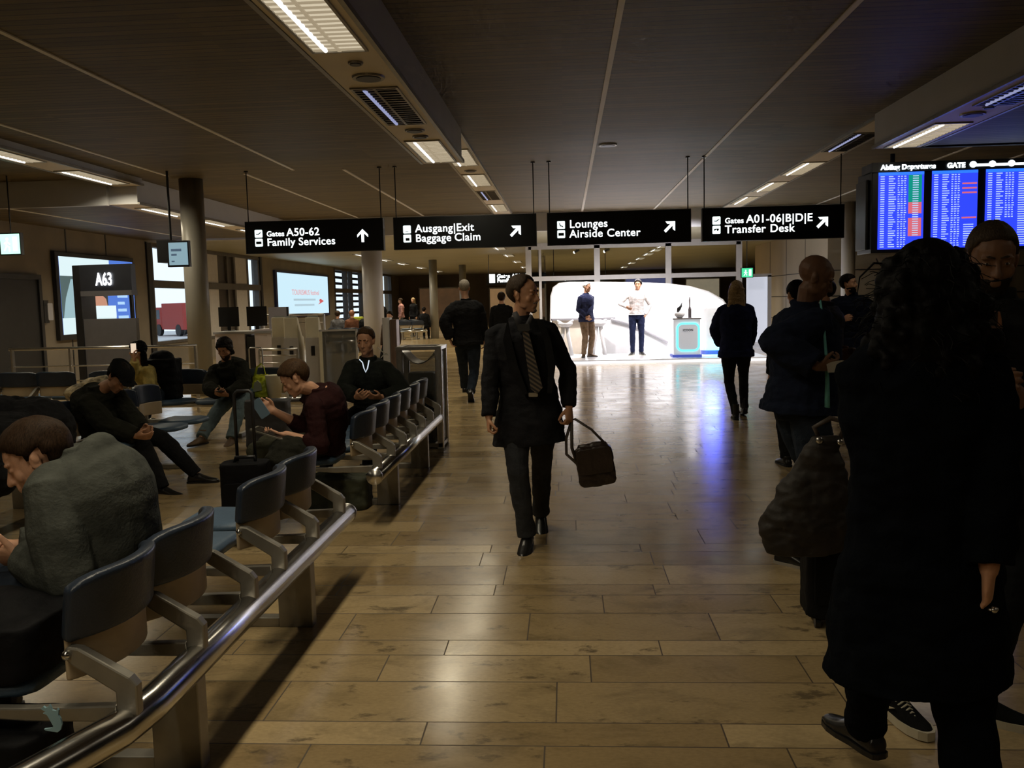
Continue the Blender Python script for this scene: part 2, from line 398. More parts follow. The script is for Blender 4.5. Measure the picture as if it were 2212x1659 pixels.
def build_hair(c, X, Y, Z, s, style, seed, voxel):
    R = Matrix((X, Y, Z)).transposed(); mb = MB()
    def P(p): return V(c)+(R@V(p))*s
    prof = {'short': [(0,.068),(40,.058),(62,.035),(76,-.010),(84,.012),(98,.022),(112,-.045),(140,-.075),(180,-.082)],
            'receding': [(0,.100),(30,.104),(48,.075),(66,.040),(78,-.010),(86,.012),(98,.022),(112,-.045),(140,-.075),(180,-.080)],
            'buzz': [(0,.075),(40,.066),(62,.04),(76,-.0),(84,.012),(98,.022),(112,-.04),(140,-.07),(180,-.078)],
            'fringe': [(0,.032),(40,.030),(60,.0),(76,-.05),(90,-.09),(112,-.1),(140,-.1),(180,-.1)],
            'long': [(0,.068),(35,.050),(55,.0),(70,-.06),(90,-.1),(112,-.1),(140,-.1),(180,-.1)]}
    p = prof.get(style, prof['short']); th_ = {'buzz': .004, 'receding': .009}.get(style, .015)
    nu, nv = 48, 30
    vs = []; fs = []
    for j in range(nv+1):
        t = pi*j/nv
        for i in range(nu):
            f = 2*pi*i/nu; d = V((sin(t)*sin(f), sin(t)*cos(f), cos(t)))
            az = abs(math.degrees(atan2(d.x, d.y)))
            zm, = interp([(a, b) for a, b in p], az)
            q = V((d.x*(.0755+th_), d.y*(.096+th_)-.018, d.z*(.087+th_)+.034))
            if d.y > 0: q.y = d.y*(.103+th_)-.018
            k = min(1, max(0, (q.z-zm)/.012))
            ins = V((d.x*.055, d.y*.07-.018, d.z*.065+.03))
            nn = noise.noise(V((f*9, t*3, seed)))*.004+noise.noise(V((q.x*90, q.y*25, q.z*40+seed)))*(.0006 if style in ('buzz','receding') else .0016)
            q = q*(1+0)+d*nn
            vs.append(P(tuple(ins.lerp(q, k))))
    for j in range(nv):
        for i in range(nu): fs.append((j*nu+i, (j+1)*nu+i, (j+1)*nu+(i+1)%nu, j*nu+(i+1)%nu))
    mb.add(vs, fs)
    return mb
def person(label, at, H=1.76, face=0.0, group=None, hip=None, neck=None, head=None, look=None, hup=None, sh_turn=0, arch=0.0,
           hands=None, elb=None, feet=None, knee=None, toe=None, skin=None, top=None, legs=None, shoes=None, hair=None,
           detail=1, palm=None, curl=(.5,.5), female=False, beard=None, seed=1, name='person', hd=None, floor=0.0, hair_long=None):
    """at: ground point (world). face: heading in degrees, 0 = +Y, 90 = -X, 180 = -Y. All joints are world points."""
    s = H/1.76; at = V(at); a = radians(face)
    Fd = V((-sin(a), cos(a), 0)); Rt = V((cos(a), sin(a), 0)); UP = V((0,0,1))
    b = radians(face+sh_turn); SF = V((-sin(b), cos(b), 0)); SR = V((cos(b), sin(b), 0))
    hip = V(hip) if hip is not None else at+UP*.94*s
    neck = V(neck) if neck is not None else hip+UP*.52*s
    look = nrm(look) if look is not None else SF.copy()
    hup = nrm(hup) if hup is not None else UP
    head = V(head) if head is not None else neck+UP*.155*s+SF*.03
    HX = look.cross(hup).normalized(); HZ = HX.cross(look).normalized(); HY = look
    ax = (neck-hip).normalized()
    shR = V(SR)-ax*SR.dot(ax)*.7; shR.normalize()
    hw = .170*s*(.9 if female else 1)
    shc = neck-ax*.066*s
    SH = {'R': shc+shR*hw, 'L': shc-shR*hw}
    HP = {'R': hip+Rt*.088*s-UP*.02, 'L': hip-Rt*.088*s-UP*.02}
    hands = hands or {}; feet = feet or {}; elb = elb or {}; knee = knee or {}; toe = toe or {}; palm = palm or {}; hd = hd or {}
    WR = {}; EL = {}; KN = {}; AN = {}
    for k, g in (('R',1),('L',-1)):
        t = V(hands[k]) if k in hands else SH[k]-UP*.52*s+SF*.05+SR*g*.06
        pole = V(elb[k]) if k in elb else -SF*.9+SR*g*.5-UP*.2
        EL[k], WR[k] = ik(SH[k], t, .285*s, .255*s, pole)
        t = V(feet[k]) if k in feet else at+Rt*g*.10*s+UP*.085*s
        pole = V(knee[k]) if k in knee else Fd+Rt*g*.12
        KN[k], AN[k] = ik(HP[k], t, .435*s, .415*s, pole)
    mid = (hip+neck)/2+ (SF*-1-ax*(-SF).dot(ax))*arch
    def sp(t):
        if t < 0: return hip+(hip-mid).normalized()*(-t)*(neck-hip).length*.5+ (-UP)*(-t)*(neck-hip).length*.5
        if t > 1: return neck+ax*(t-1)*(neck-hip).length
        return hip*(1-t)**2+mid*2*t*(1-t)+neck*t*t
    def frame(t):
        tg = (sp(t+.03)-sp(t-.03)).normalized(); k = min(1, max(0, t))
        x = (Rt*(1-k)+shR*k); x = (x-tg*x.dot(tg)).normalized(); y = tg.cross(x).normalized()
        return x, y
    root = thing(name, label, 'person', at, 0, group)
    sk = skin or skin_mat()
    vox = {2:.0048, 1:.0065, 0:.012}[detail]
    off = at
    # body
    mb = MB(); R = []
    fs_ = .9 if female else 1.0
    for t in (-.16,-.08,0,.12,.22,.34,.45,.57,.68,.78,.85,.9,.94,.97,1.0,1.05):
        rx, ry = interp(BODYTAB, t); x, y = frame(t); R.append((sp(t), x*rx*s*fs_, y*ry*s*fs_))
    mb.rings(R, 20)
    hb = head-HZ*.075*s-HY*.012*s
    limb(mb, [neck-ax*.04*s, lerp(neck, hb, .5), hb, head-HZ*.03*s], [.062*s*fs_,.054*s*fs_,.052*s*fs_,.05*s], 14)
    for k, g in (('R',1),('L',-1)):
        limb(mb, [shc, lerp(shc,SH[k],.8), SH[k], lerp(SH[k],EL[k],.5), EL[k]], [.042*s,.046*s,.046*s,.040*s,.035*s])
        limb(mb, [EL[k], lerp(EL[k],WR[k],.3), lerp(EL[k],WR[k],.7), WR[k]], [.037*s,.038*s,.031*s,.025*s])
        limb(mb, [HP[k], lerp(HP[k],KN[k],.45), KN[k]], [.088*s,.073*s,.053*s])
        limb(mb, [KN[k], lerp(KN[k],AN[k],.3), lerp(KN[k],AN[k],.75), AN[k]], [.052*s,.054*s,.036*s,.028*s])
        td = toe.get(k); td = nrm(td) if td is not None else Fd
        limb(mb, [AN[k]-td*.015*s-UP*.035*s, AN[k]+td*.06*s-UP*.056*s, AN[k]+td*.12*s-UP*.064*s], [.024*s,.016*s,.011*s])
        d = V(hd[k]) if k in hd else (WR[k]-EL[k])
        pn = V(palm[k]) if k in palm else -SR*g
        # thumb side: forward when the arm hangs
        dn = nrm(d); pnn = nrm(pn-dn*pn.dot(dn)); wv = dn.cross(pnn)
        side = 1 if wv.dot(SF*.8+UP*.5) > 0 else -1
        hand(mb, WR[k], d, pn, side, s*(.93 if female else 1.0), curl[0 if k == 'R' else 1])
    head_geo(mb, head, HX, HY, HZ, s*(.95 if female else 1.0), female)
    body = mobj('body', remesh(mb, 'body', vox, 2, off=off), sk, root)
    if detail >= 1:
        for g in (1,-1):
            e = MB(); cc = head+(HX*g*.030+HY*.0695+HZ*.000)*s
            Rm = Matrix((HX, HY, HZ)).transposed()
            e.ell(cc, .0105*s, .0115*s, .0058*s, Rm, 12, 8); n0 = len(e.f)
            e.ell(cc+HY*.0085*s, .0048*s, .0042*s, .0045*s, Rm, 10, 6)
            o = e.build('eye', [M_eye, M_iris], root, True, off=off)
            for i, p in enumerate(o.data.polygons): p.material_index = 0 if i < n0 else 1
            o = MB().tube([head+(HX*g*.010+HY*.0835+HZ*.021)*s, head+(HX*g*.026+HY*.0850+HZ*.026)*s, head+(HX*g*.046+HY*.071+HZ*.021)*s], [.003*s,.0042*s,.0022*s], 8, True, True).build('eyebrow', (hair or {}).get('m', M_iris), root, True, off=off)
    info = dict(root=root, s=s, SH=SH, EL=EL, WR=WR, HP=HP, KN=KN, AN=AN, sp=sp, frame=frame, head=head, HX=HX, HY=HY, HZ=HZ, neck=neck, hip=hip, ax=ax, SF=SF, SR=SR, off=off, Fd=Fd, Rt=Rt, vox=vox, shR=shR)
    # trousers
    if legs:
        mb = MB(); R = []; lg = legs.get('loose', 1.0)
        for t in (-.2,-.1,0,.1,.16):
            rx, ry = interp(BODYTAB, t); x, y = frame(t); R.append((sp(t), x*(rx+.014)*s, y*(ry+.014)*s))
        mb.rings(R, 20)
        for k in 'RL':
            cu = legs.get('cuff', .05)
            endp = AN[k]+(AN[k]-KN[k]).normalized()*legs.get('drop', .028)*s
            kn = KN[k]
            limb(mb, [HP[k], lerp(HP[k],kn,.3), lerp(HP[k],kn,.7), kn], [.105*s,.100*s*lg**.5,.080*s*lg,.068*s*lg], 14)
            dn = (endp-kn).normalized()
            mb.tube([kn, lerp(kn,endp,.3), lerp(kn,endp,.7), lerp(kn,endp,.95), endp-dn*.02*s], [.067*s*lg,.068*s*lg,.057*s*lg,(cu+.004)*s,cu*s], 14)
            mb.ell(kn, .066*s*lg, .066*s*lg, .066*s*lg)
        mobj('trousers', remesh(mb, 'trousers', max(vox, .0065), 2, .006*s, 9, seed, off=off), legs['m'], root)
    if shoes:
        for k in 'RL':
            td = toe.get(k); td = nrm(td) if td is not None else Fd
            sd = td.cross(UP).normalized(); un = sd.cross(td).normalized()
            A = AN[k]-un*.085*s
            def Q(f, u, A=A, td=td, un=un): return A+td*f*s+un*u*s
            mb = MB()
            mb.rings([(Q(-.072,.030), sd*.022*s, un*.018*s),(Q(-.062,.036), sd*.034*s, un*.034*s),(Q(-.02,.045), sd*.038*s, un*.047*s),(Q(.03,.046), sd*.040*s, un*.044*s),(Q(.065,.036), sd*.042*s, un*.036*s),
                      (Q(.10,.028), sd*.045*s, un*.029*s),(Q(.15,.022), sd*.042*s, un*.021*s),(Q(.185,.019), sd*.028*s, un*.016*s),(Q(.197,.018), sd*.012*s, un*.009*s)], 16)
            mb.tube([Q(-.022,.05), Q(-.024,shoes.get('high',.10))], [.042*s,.040*s], 14)
            sh = mobj('shoe', remesh(mb, 'shoe', max(.004, vox*.7), 2, off=off), shoes['m'], root)
            so = MB(); P_ = []
            for f_, w_ in ((-.080,.014),(-.072,.030),(-.03,.038),(.03,.038),(.09,.047),(.14,.046),(.18,.034),(.202,.014)):
                P_.append((f_, w_))
            lo = [Q(f_,0)+sd*w_*s for f_, w_ in P_]+[Q(f_,0)-sd*w_*s for f_, w_ in reversed(P_)]
            th_ = shoes.get('sole', .018)*s
            n_ = len(lo)
            so.add(lo+[p+un*th_ for p in lo], [(i,(i+1)%n_,n_+(i+1)%n_,n_+i) for i in range(n_)]+[tuple(range(n_-1,-1,-1)), tuple(range(n_,2*n_))])
            o = so.build('sole', shoes.get('sm', M_black), root, off=off); o.parent = sh
            info['shoe'+k] = (sh, Q, sd, un, td)
    if top:
        mb = MB(); R = []; bk = top.get('bulk', .028); hem = top.get('hem', -.18); fl = top.get('flare', 0)
        nt = [hem+(0-hem)*i/5 for i in range(5)] if hem < 0 else []
        L_ = (neck-hip).length
        for t in nt+[0,.12,.22,.34,.45,.57,.68,.78,.85,.9,.94,.97,1.0]:
            rx, ry = interp(BODYTAB, max(t, -.02)); x, y = frame(max(t, 0)); c_ = sp(max(t,0))
            if t < 0:
                c_ = hip-UP*(-t)*L_*(1 if not top.get('sit') else .5)+(Fd*top.get('shift', 0)*(-t)); rx = .165+fl*(-t); ry = .120+fl*(-t)
                rx, ry = rx+.012, ry+.012
            b2 = bk if t < .8 else bk*.8
            by = top.get('belly', 0)*math.exp(-((t-.25)/.25)**2)
            R.append((c_+y*by*.5*s, x*(rx*fs_**.5+b2)*s, y*(ry*fs_**.5+b2+by*.5)*s))
        mb.rings(R, 24)
        slv = top.get('sleeve', 1.0); cuffat = top.get('cuffat', 1.0)
        for k in 'RL':
            limb(mb, [shc, lerp(shc,SH[k],.85), SH[k], lerp(SH[k],EL[k],.5), EL[k]], [.066*s,(.048+bk*.5)*s,(.049+bk*.5)*s,(.044+bk*.5)*s*slv,(.038+bk*.5)*s*slv], 14)
            we = lerp(EL[k], WR[k], cuffat)
            mb.tube([EL[k], lerp(EL[k],we,.35), lerp(EL[k],we,.8), we], [(.038+bk*.5)*s*slv,(.040+bk*.5)*s*slv,(.034+bk*.45)*s*slv,(.031+bk*.4)*s*slv], 14)
        mb.tube([neck-ax*.065*s, neck-ax*.02*s, neck+ax*.018*s], [.125*s,.092*s,.070*s], 18)
        col = top.get('collar', .03)
        if col:
            mb.tube([neck-ax*.03*s, neck+ax*col*s-SF*.008*s], [.086*s,.076*s], 18)
        if top.get('hood'):
            mb.ell(neck-SF*.085*s+ax*.00*s, .10*s, .06*s, .075*s, Matrix((shR, SF, UP)).transposed())
        mobj(top.get('name', 'jacket'), remesh(mb, 'jacket', max(vox, .0065), 2, top.get('wr', .009)*s, top.get('wf', 8), seed+5, off=off), top['m'], root)
    if hair:
        st = hair.get('style', 'short')
        if st != 'none':
            hb_ = build_hair(head, HX, HY, HZ, s*(.95 if female else 1.0), st, seed, vox)
            if st in ('long', 'fringe'):
                Ln = hair.get('len', .25); wd = hair.get('w', .085)
                R = []
                for i in range(7):
                    t = i/6; z = .03-t*Ln; bk_ = -.055-.02*t
                    q = head+(HZ*.03+HY*(-.045))*s+(-UP*t*Ln)*1.0-HY*.03*t*s
                    R.append((q, HX*(wd+.012*t)*s, HY*(.050-.012*t)*s))
                hb_.rings(R, 20)
                me = remesh(hb_, 'hair', max(vox, .006), 2, .008, 22, seed, off=off)
                mobj('hair', me, hair['m'], root)
            else:
                hb_.build('hair', hair['m'], root, True, off=off)
    if beard:
        mb = MB(); Rm = Matrix((HX, HY, HZ)).transposed()
        mb.rings([(head+(HY*(.018)+HZ*(-.052))*s, HX*.064*s, HY*.0655*s),(head+(HY*.020+HZ*-.075)*s, HX*.058*s, HY*.066*s),
                  (head+(HY*.028+HZ*-.098)*s, HX*.046*s, HY*.056*s),(head+(HY*.042+HZ*-.120)*s, HX*.030*s, HY*.040*s)], 18)
        mb.tube([head+(HX*-.026+HY*.078+HZ*-.060)*s, head+(HY*.090+HZ*-.052)*s, head+(HX*.026+HY*.078+HZ*-.060)*s], .0055*s, 8)
        mobj('beard', remesh(mb, 'beard', .005, 1, .002, 60, seed, off=off), beard, root)
    return info
# ------------------------------------------------------------ the hall
ZC, ZS = 3.75, 3.33
struct('floor', MB().box(-12, -6, -.2, 18, 62, 0), M_floor)
cl = MB(); cl.box(-12, -6, ZC, 18, 22.8, ZC+.1); struct('ceiling', cl, M_ceil)
struct('ceiling', MB().box(-12, 22.8, 3.30, 18, 62, 3.4), mat('far_ceiling_metal', (.40,.375,.27), .5, nz=.08, ns=.7))                       # lower far ceiling
struct('ceiling', MB().box(-12, 14.8, ZS, -7.75, 22.8, ZS+.08), M_ceil)                 # lowered bay by the windows
struct('ceiling', MB().box(4.45, -6, ZS, 18, 11.5, ZS+.08), M_ceil)                     # lowered bay over the flight board
struct('trim_1', MB().box(-12, 22.7, 3.28, 18, 22.8, ZC), M_metalpanel)                 # bulkhead between the two heights
struct('trim_2', MB().box(4.45, 11.42, ZS-.02, 18, 11.5, ZC), M_dark)
struct('trim_3', MB().box(-12, 14.72, ZS-.02, -7.75, 14.8, ZC), M_metalpanel)
def strip(x, y0, y1, z=ZC, n=[4], w_=.05):
    struct('trim_%d' % n[0], MB().box(x-w_/2, y0, z-.012, x+w_/2, y1, z), M_white); n[0] += 1
for x, a, b in ((.455,-6,22.7),(2.26,-6,22.7),(-4.4,-2,14.4),(-6.6,4,14.6),(-5.3,14.6,22.7),(-3.6,14.5,22.7),(6.3,11.6,22.7),(7.6,11.6,22.7)):
    strip(x, a, b)
strip(-9.6, 14.8, 22.7, ZS); strip(5.9, 2, 11.4, ZS)
# lighting beams
def beam(x, w_, y0, y1, z, side=True):
    mb = MB(); mb.box(x-w_/2, y0, z, x+w_/2, y1, ZC)
    o = struct('ceiling_beam', mb, M_metalpanel); MB().box(x-w_/2+.004, y0, z-.004, x+w_/2-.004, y1, z).build('soffit_panel', M_soffit, o)
    lip = MB(); lip.box(x-w_/2-.035, y0, z-.01, x-w_/2, y1, z+.03); lip.box(x+w_/2, y0, z-.01, x+w_/2+.035, y1, z+.03)
    lip.build('beam_edge', M_cast, o); return o
beam(-1.555, .50, -6, 11.5, ZS); beam(-1.555, .42, 11.5, 22.7, ZC-.03)
beam(4.17, .56, -6, 11.5, ZS); beam(4.17, .42, 11.5, 22.7, ZC-.03)
beam(-7.5, .5, 14.8, 22.7, ZS)
beam(-7.4, .5, 2, 14.8, ZS+.30)
# lamps
def make_lamp(lit):
    r = thing('ceiling_light', 'x', 'ceiling light')
    fr = MB(); L, w_ = 1.5, .36
    fr.box(-w_/2-.02,0,-.006,-w_/2,L,.014); fr.box(w_/2,0,-.006,w_/2+.02,L,.014); fr.box(-w_/2-.02,-.02,-.006,w_/2+.02,0,.014); fr.box(-w_/2-.02,L,-.006,w_/2+.02,L+.02,.014)
    fr.build('lamp_frame', M_cast, r)
    MB().box(-w_/2,0,.004,w_/2,L,.010).build('reflector', emat('lamp_reflector_lit', (1,.86,.62), .62) if lit else mat('lamp_reflector_off', (.10,.085,.08), .3, metal=.8, nz=.1), r)
    lv = MB()
    for i in range(17):
        y = L*(i+.5)/17; lv.box(-w_/2,y-.012,-.004,w_/2,y+.012,.005)
    lv.box(-.012,0,-.006,.012,L,.005)
    lv.build('louvre', emat('louvre_lit', (1,.80,.52), .34) if lit else mat('louvre_off', (.07,.06,.06), .3, metal=.8, nz=.1), r)
    tb = MB().tube([(-.09,.04,-.002),(-.09,L-.04,-.002)], .016, 8)
    if lit: tb.build('lamp_tube', emat('tube_lit', (1,.97,.92), 2.2), r)
    else: tb.build('lamp_tube', emat('tube_glint', (.55,.6,1), .5), r)  # unlit tube glows faintly to stand for bluish glints
    return r
LM = {True: make_lamp(True), False: make_lamp(False)}; used = {True: False, False: False}
def lamp(x, y, z, lit, label, pw=1.0, group=None):
    if not used[lit]: r = LM[lit]; used[lit] = True
    else: r = copy_tree(LM[lit])
    r.location = (x, y, z-.012); r['label'] = label
    if group: r['group'] = group
    if lit: 
        a = area('lamp_light', (x, y+.75, z-.03), .22, 1.46, LAMP*pw, spread=152)
    return r
N_ = ['first','second','third','fourth','fifth','sixth','seventh','eighth']
mid = [(-2.6,1,ZS),(-.1,1,ZS),(2.3,1,ZS),(4.8,1,ZS),(7.4,0,ZS),(9.85,1,ZS),(12.8,1,ZC-.03),(15.35,1,ZC-.03),(17.7,0,ZC-.03),(20.2,1,ZC-.03)]
for i, (y, l, z) in enumerate(mid):
    nm = {0:'behind the viewer',1:'just behind the viewer',2:'directly overhead',3:'largest one in view',4:'unlit with a row of bluish glints',5:'last on the dropped part',
          6:'just past its step',7:'first wholly seen past the step',8:'unlit one past the step',9:'last one of the row'}[i]
    lamp(-1.555, y, z, bool(l), 'ceiling light of the middle beam, '+nm, 1.0, 'louvred ceiling lights in the beams')
rgt = [(-2.5,1,ZS),(0,1,ZS),(2.5,1,ZS),(5.0,1,ZS),(7.5,0,ZS),(9.9,1,ZS),(12.6,0,ZC-.03),(15.2,1,ZC-.03),(17.7,1,ZC-.03),(20.2,1,ZC-.03)]
for i, (y, l, z) in enumerate(rgt):
    nm = {0:'farthest behind the viewer',1:'level with the viewer',2:'above the crowd',3:'before the unlit one',4:'unlit one near the flight board',5:'bright one above the flight board',
          6:'unlit one at the notch',7:'first lit one past the notch',8:'second lit one past the notch',9:'last one above the transfer desk sign'}[i]
    lamp(4.17, y, z, bool(l), 'ceiling light of the beam by the flight board, '+nm, .2 if i < 6 else .9, 'louvred ceiling lights in the beams')
for i, (y, l) in enumerate([(3.3,1),(5.8,1),(8.2,1),(10.6,1),(12.95,1),(15.4,1),(17.75,1),(20.2,1)]):
    lamp(-7.4, y, ZS if y > 14.8 else ZS+.30, bool(l), 'slim lit ceiling light, '+N_[i]+' near the window wall', .65 if y < 11 else 2.4, 'louvred ceiling lights in the beams')
for i, y in enumerate((24,27.5,31,35,39,44,50)):
    lamp(-7.3, y, 3.29, True, 'small far ceiling light, '+N_[i]+' beyond the bulkhead', 3.2, 'far ceiling lights on the window side')
for i, y in enumerate((30.5,33,36,40,45,51)):
    lamp(3.4, y, 3.29, True, 'far ceiling light seen through the glass facade, '+N_[i]+' in its row', 3.6, 'ceiling lights behind the glass facade')
for i, y in enumerate((25,29,34,40,47)):
    lamp(-2.2, y, 3.29, True, 'far ceiling light over the passage beside the glass facade, '+N_[i]+' in its row', 3.6, 'far passage ceiling lights')
# round fittings in the beams
def disc(x, y, z, r, label, nm='ceiling_speaker'):
    t = thing(nm, label, 'speaker' if 'speaker' in nm else 'detector', (x, y, z))
    mb = MB(); mb.cyl(0,0,-.02,.0,r,28,r*1.05); mb.build('rim', M_cast, t)
    MB().cyl(0,0,-.026,-.019,r*.78,24).build('grille', M_dark, t)
disc(-1.52, 6.62, ZS, .055, 'small round detector between two lights of the middle beam', 'smoke_detector')
disc(-1.52, 7.05, ZS, .125, 'large round speaker between two lights of the middle beam')
disc(-1.53, 9.25, ZS, .10, 'round dark speaker before the last light of the dropped beam')
disc(-1.53, 9.6, ZS, .085, 'second round fitting before the last light of the dropped beam', 'smoke_detector')
disc(-1.55, 14.9, ZC-.03, .10, 'round speaker in the middle beam past its step')
disc(4.17, 9.45, ZS, .12, 'round speaker beside the light above the flight board')
disc(4.17, 9.1, ZS, .06, 'small detector in the beam above the flight board', 'smoke_detector')
p_ = G(1313, 312, ZC); disc(p_.x, p_.y, ZC, .13, 'pale round speaker alone in the wooden ceiling')
# walls
XL = -11.0
WINS = [(22.95, 31.3), (41.6, 55.5)]
def wallx(x, y0, y1, z0, z1, holes, m, nm, th=.25):
    mb = MB(); ys = [y0]
    for a, b, c, d in holes:
        mb.box(x-th, ys[-1], z0, x, a, z1); mb.box(x-th, a, z0, x, b, c); mb.box(x-th, a, d, x, b, z1); ys.append(b)
    mb.box(x-th, ys[-1], z0, x, y1, z1); return struct(nm, mb, m)
wallx(XL, -6, 58, 0, ZC, [(22.95,31.3,.57,3.26),(41.6,55.5,.57,3.26)], M_concrete, 'wall_left')
struct('wall_back', MB().box(-12, 58, 0, 18, 58.3, 3.4), mat('far_brown_wall', (.13,.095,.06), .7, nz=.3, ns=.6))
struct('wall_front', MB().box(-12, -6.3, 0, 18, -6, ZC), M_concrete)
struct('wall_right', MB().box(18, -6, 0, 18.2, 58, ZC), M_panel)
pr = MB(); pr.box(6.95, 24, 0, 18, 24.2, 3.3); pr.box(6.95, 24.2, 0, 7.15, 33, 3.3)
struct('wall_service', pr, M_panel)
seam = MB()
for z in (2.13, 1.45, .75): seam.box(6.93, 23.993, z-.012, 18, 24.0, z+.012); seam.box(6.943, 24, z-.012, 6.95, 33, z+.012)
for x in (9.2, 11.4, 13.6): seam.box(x-.012, 23.993, 0, x+.012, 24, 3.3)
for y in (26.2, 28.4, 30.6): seam.box(6.943, y-.012, 0, 6.95, y+.012, 3.3)
struct('trim_20', seam, M_dark)
sm = MB()
for y in (19.0, 20.7): sm.box(XL, y-.02, 0, XL+.008, y+.02, 3.75)
sm.box(XL, 22.7, 0, XL+.05, 22.95, 3.3); sm.box(XL, 31.3, 0, XL+.05, 31.5, 3.3)
struct('trim_21', sm, M_dark)
# door in the window wall
d = MB(); d.box(XL-.02, 15.6, 0, XL+.05, 17.75, 2.2); dr = struct('door_1', d, mat('dark_door', (.012,.011,.01), .5, nz=.2))
MB().box(XL, 15.5, 2.2, XL+.09, 17.85, 2.3).box(XL, 17.75, 0, XL+.09, 17.85, 2.2).build('door_frame', M_dark, dr)
# windows
def window(n, y0, y1, muls, z0=.57, z1=3.26, tr=2.2):
    mb = MB()
    for y in muls: mb.box(XL-.22, y-.07, z0, XL+.02, y+.07, z1)
    fr = mb.box(XL-.22, y0, z1-.08, XL+.03, y1, z1).box(XL-.22, y0, z0, XL+.03, y1, z0+.08).box(XL-.2, y0, tr-.1, XL+.04, y1, tr+.1)
    w_ = struct('window_%d' % n, fr, M_frame)
    MB().box(XL-.14, y0, z0, XL-.12, y1, z1).build('window_glass', M_glass, w_)
    return w_
window(1, 22.95, 31.3, (23.0, 25.9, 26.4, 28.3, 28.9, 30.1, 31.2))
window(2, 41.6, 55.5, (41.7, 44.0, 45.1, 47.4, 48.6, 51.2, 52.4, 55.4))
bl = MB()
for k in range(9): bl.box(XL-.6, 42.5, .7+k*.16*1.9, XL-.5, 49, .82+k*.16*1.9)
tag(bl.build('window_blind', mat('blind_grey', (.35,.36,.37), .6, nz=.05)), 'pale horizontal slats outside the far windows', 'blind')
# outside
wp = MB().box(XL-.1, 26.5, .57, XL+.0, 27.5, 3.2).box(XL-.1, 28.95, .57, XL+.0, 30.1, 3.2)
struct('trim_22', wp, M_mull); struct('trim_23', MB().box(XL-.12, 27.5, .57, XL-.04, 28.9, 3.2), mat('dark_reflecting_pane', (.05,.04,.03), .3, nz=.2))  # opaque dark sheet, its colour stands for a pane with dark reflections
struct('ground_outside', MB().box(-70, 5, -.9, -12, 80, -.6), mat('apron_concrete', (.45,.45,.46), .8, nz=.1, ns=.3))
ob = thing('terminal_wing', 'pale terminal building outside the windows', 'building', (-45, 60, 0))
MB().box(-8, -20, -.6, 4, 20, 5).build('wall', mat('pale_render', (.6,.62,.64), .7, nz=.05), ob)
MB().box(4, -20, 1.2, 4.06, 20, 2.2).build('window_band', mat('dark_glass', (.08,.1,.12), .2, nz=.05), ob)
ft = thing('service_truck', 'red service truck parked outside the near window', 'truck', (-29.5, 66.5, -.6), radians(50))
MB().rbox(-1.1,-2.2,.5,1.1,1.4,2.5,.12).build('truck_body', mat('red_paint', (.35,.04,.03), .4, nz=.05), ft)
MB().rbox(-1.05,1.45,.5,1.05,3.0,2.2,.2).build('cab', mat('red_paint', (.35,.04,.03)), ft)
MB().box(-1.06,1.8,1.3,1.06,3.02,2.0).build('windscreen', mat('dark_glass', (.08,.1,.12)), ft)
for a in (-1.3, 2.0):
    for b in (-1.0, 1.0):
        MB().rings([((b-.12,a,.45),(0,.45,0),(0,0,.45)),((b+.12,a,.45),(0,.45,0),(0,0,.45))], 20).build('wheel', M_black, ft)
# columns
def column(x, y, r, z1, m, label):
    o = MB().cyl(x, y, 0, z1, r, 40).build('column', m, smooth=False); o['kind'] = 'structure'
    for p in o.data.polygons: p.use_smooth = len(p.vertices) == 4
M_col = mat('grey_column', (.30,.28,.24), .38, nz=.06, ns=2); M_colw = mat('white_column', (.62,.6,.6), .4, nz=.04, ns=2)
column(-6.43, 15.1, .20, ZC, M_col, ''); column(-5.1, 23.2, .27, 3.3, M_colw, ''); column(-5.55, 37, .17, 3.3, M_col, ''); column(-5.0, 43, .17, 3.3, M_col, '')
column(7.0, 22.45, .165, 3.75, M_colw, '')
# ------------------------------------------------------------ glass facade and lounge
YF = 28.0
fa = MB(); x0, x1 = -1.15, 5.45
fa.box(x0, YF-.06, 3.10, x1, YF+.06, 3.30).box(x0, YF-.05, 2.12, x1, YF+.05, 2.26)
for x in (x0, 1.0, 3.22, x1-.05): fa.box(x-.09, YF-.06, 0, x+.09, YF+.06, 3.3)
fa.box(x0+.32, YF-.03, 0, x0+.4, YF+.03, 3.2)
fo = struct('wall_glazed', fa, M_mull)
MB().box(x0, YF-.01, .05, x1, YF+.01, 3.1).build('glass_pane', M_glass, fo)
MB().box(x0+.3, YF+.1, .0, x0+.33, YF+8, 3.1).build('side_pane', M_glass, fo)
MB().box(x0+.27, YF+8, 0, x0+.36, YF+8.1, 3.3).build('side_mullion', M_mull, fo)
# things behind the glass
shops = [(-3.3,-1.0,.3,2.3,(.5,.30,.14),.35),(-.2,1.6,.4,2.2,(.30,.17,.1),.2),(2.6,4.6,2.2,3.0,(.20,.22,.5),.25),(2.5,5.0,.6,2.0,(.13,.13,.3),.2),(-6.4,-4.6,.2,2.4,(.35,.2,.1),.12),(5.2,6.6,.3,2.6,(.6,.5,.35),.3)]
for i, (a, b, c, d_, col, e) in enumerate(shops):
    t = thing('shop_window', ['warm lit shop window behind the walking man','brown lit shop front above the white bar','violet lit glass strip high behind the facade','blue lit shop front behind the white bar','dim brown doorway at the far end of the hall','pale lit opening at the end of the side corridor'][i], 'shop window', (0, 57.86, 0))
    MB().box(a*1.5, 0, c, b*1.5, .12, d_).build('lit_panel', mat('shop_glow_%d' % i, col, .5, emit=col, es=e, nz=.3, ns=1.5), t)
    MB().box(a*1.5-.06,-.05,c,a*1.5,.12,d_).box(b*1.5,-.05,c,b*1.5+.06,.12,d_).box(a*1.5-.06,-.05,d_,b*1.5+.06,.12,d_+.08).build('frame', M_mull, t)
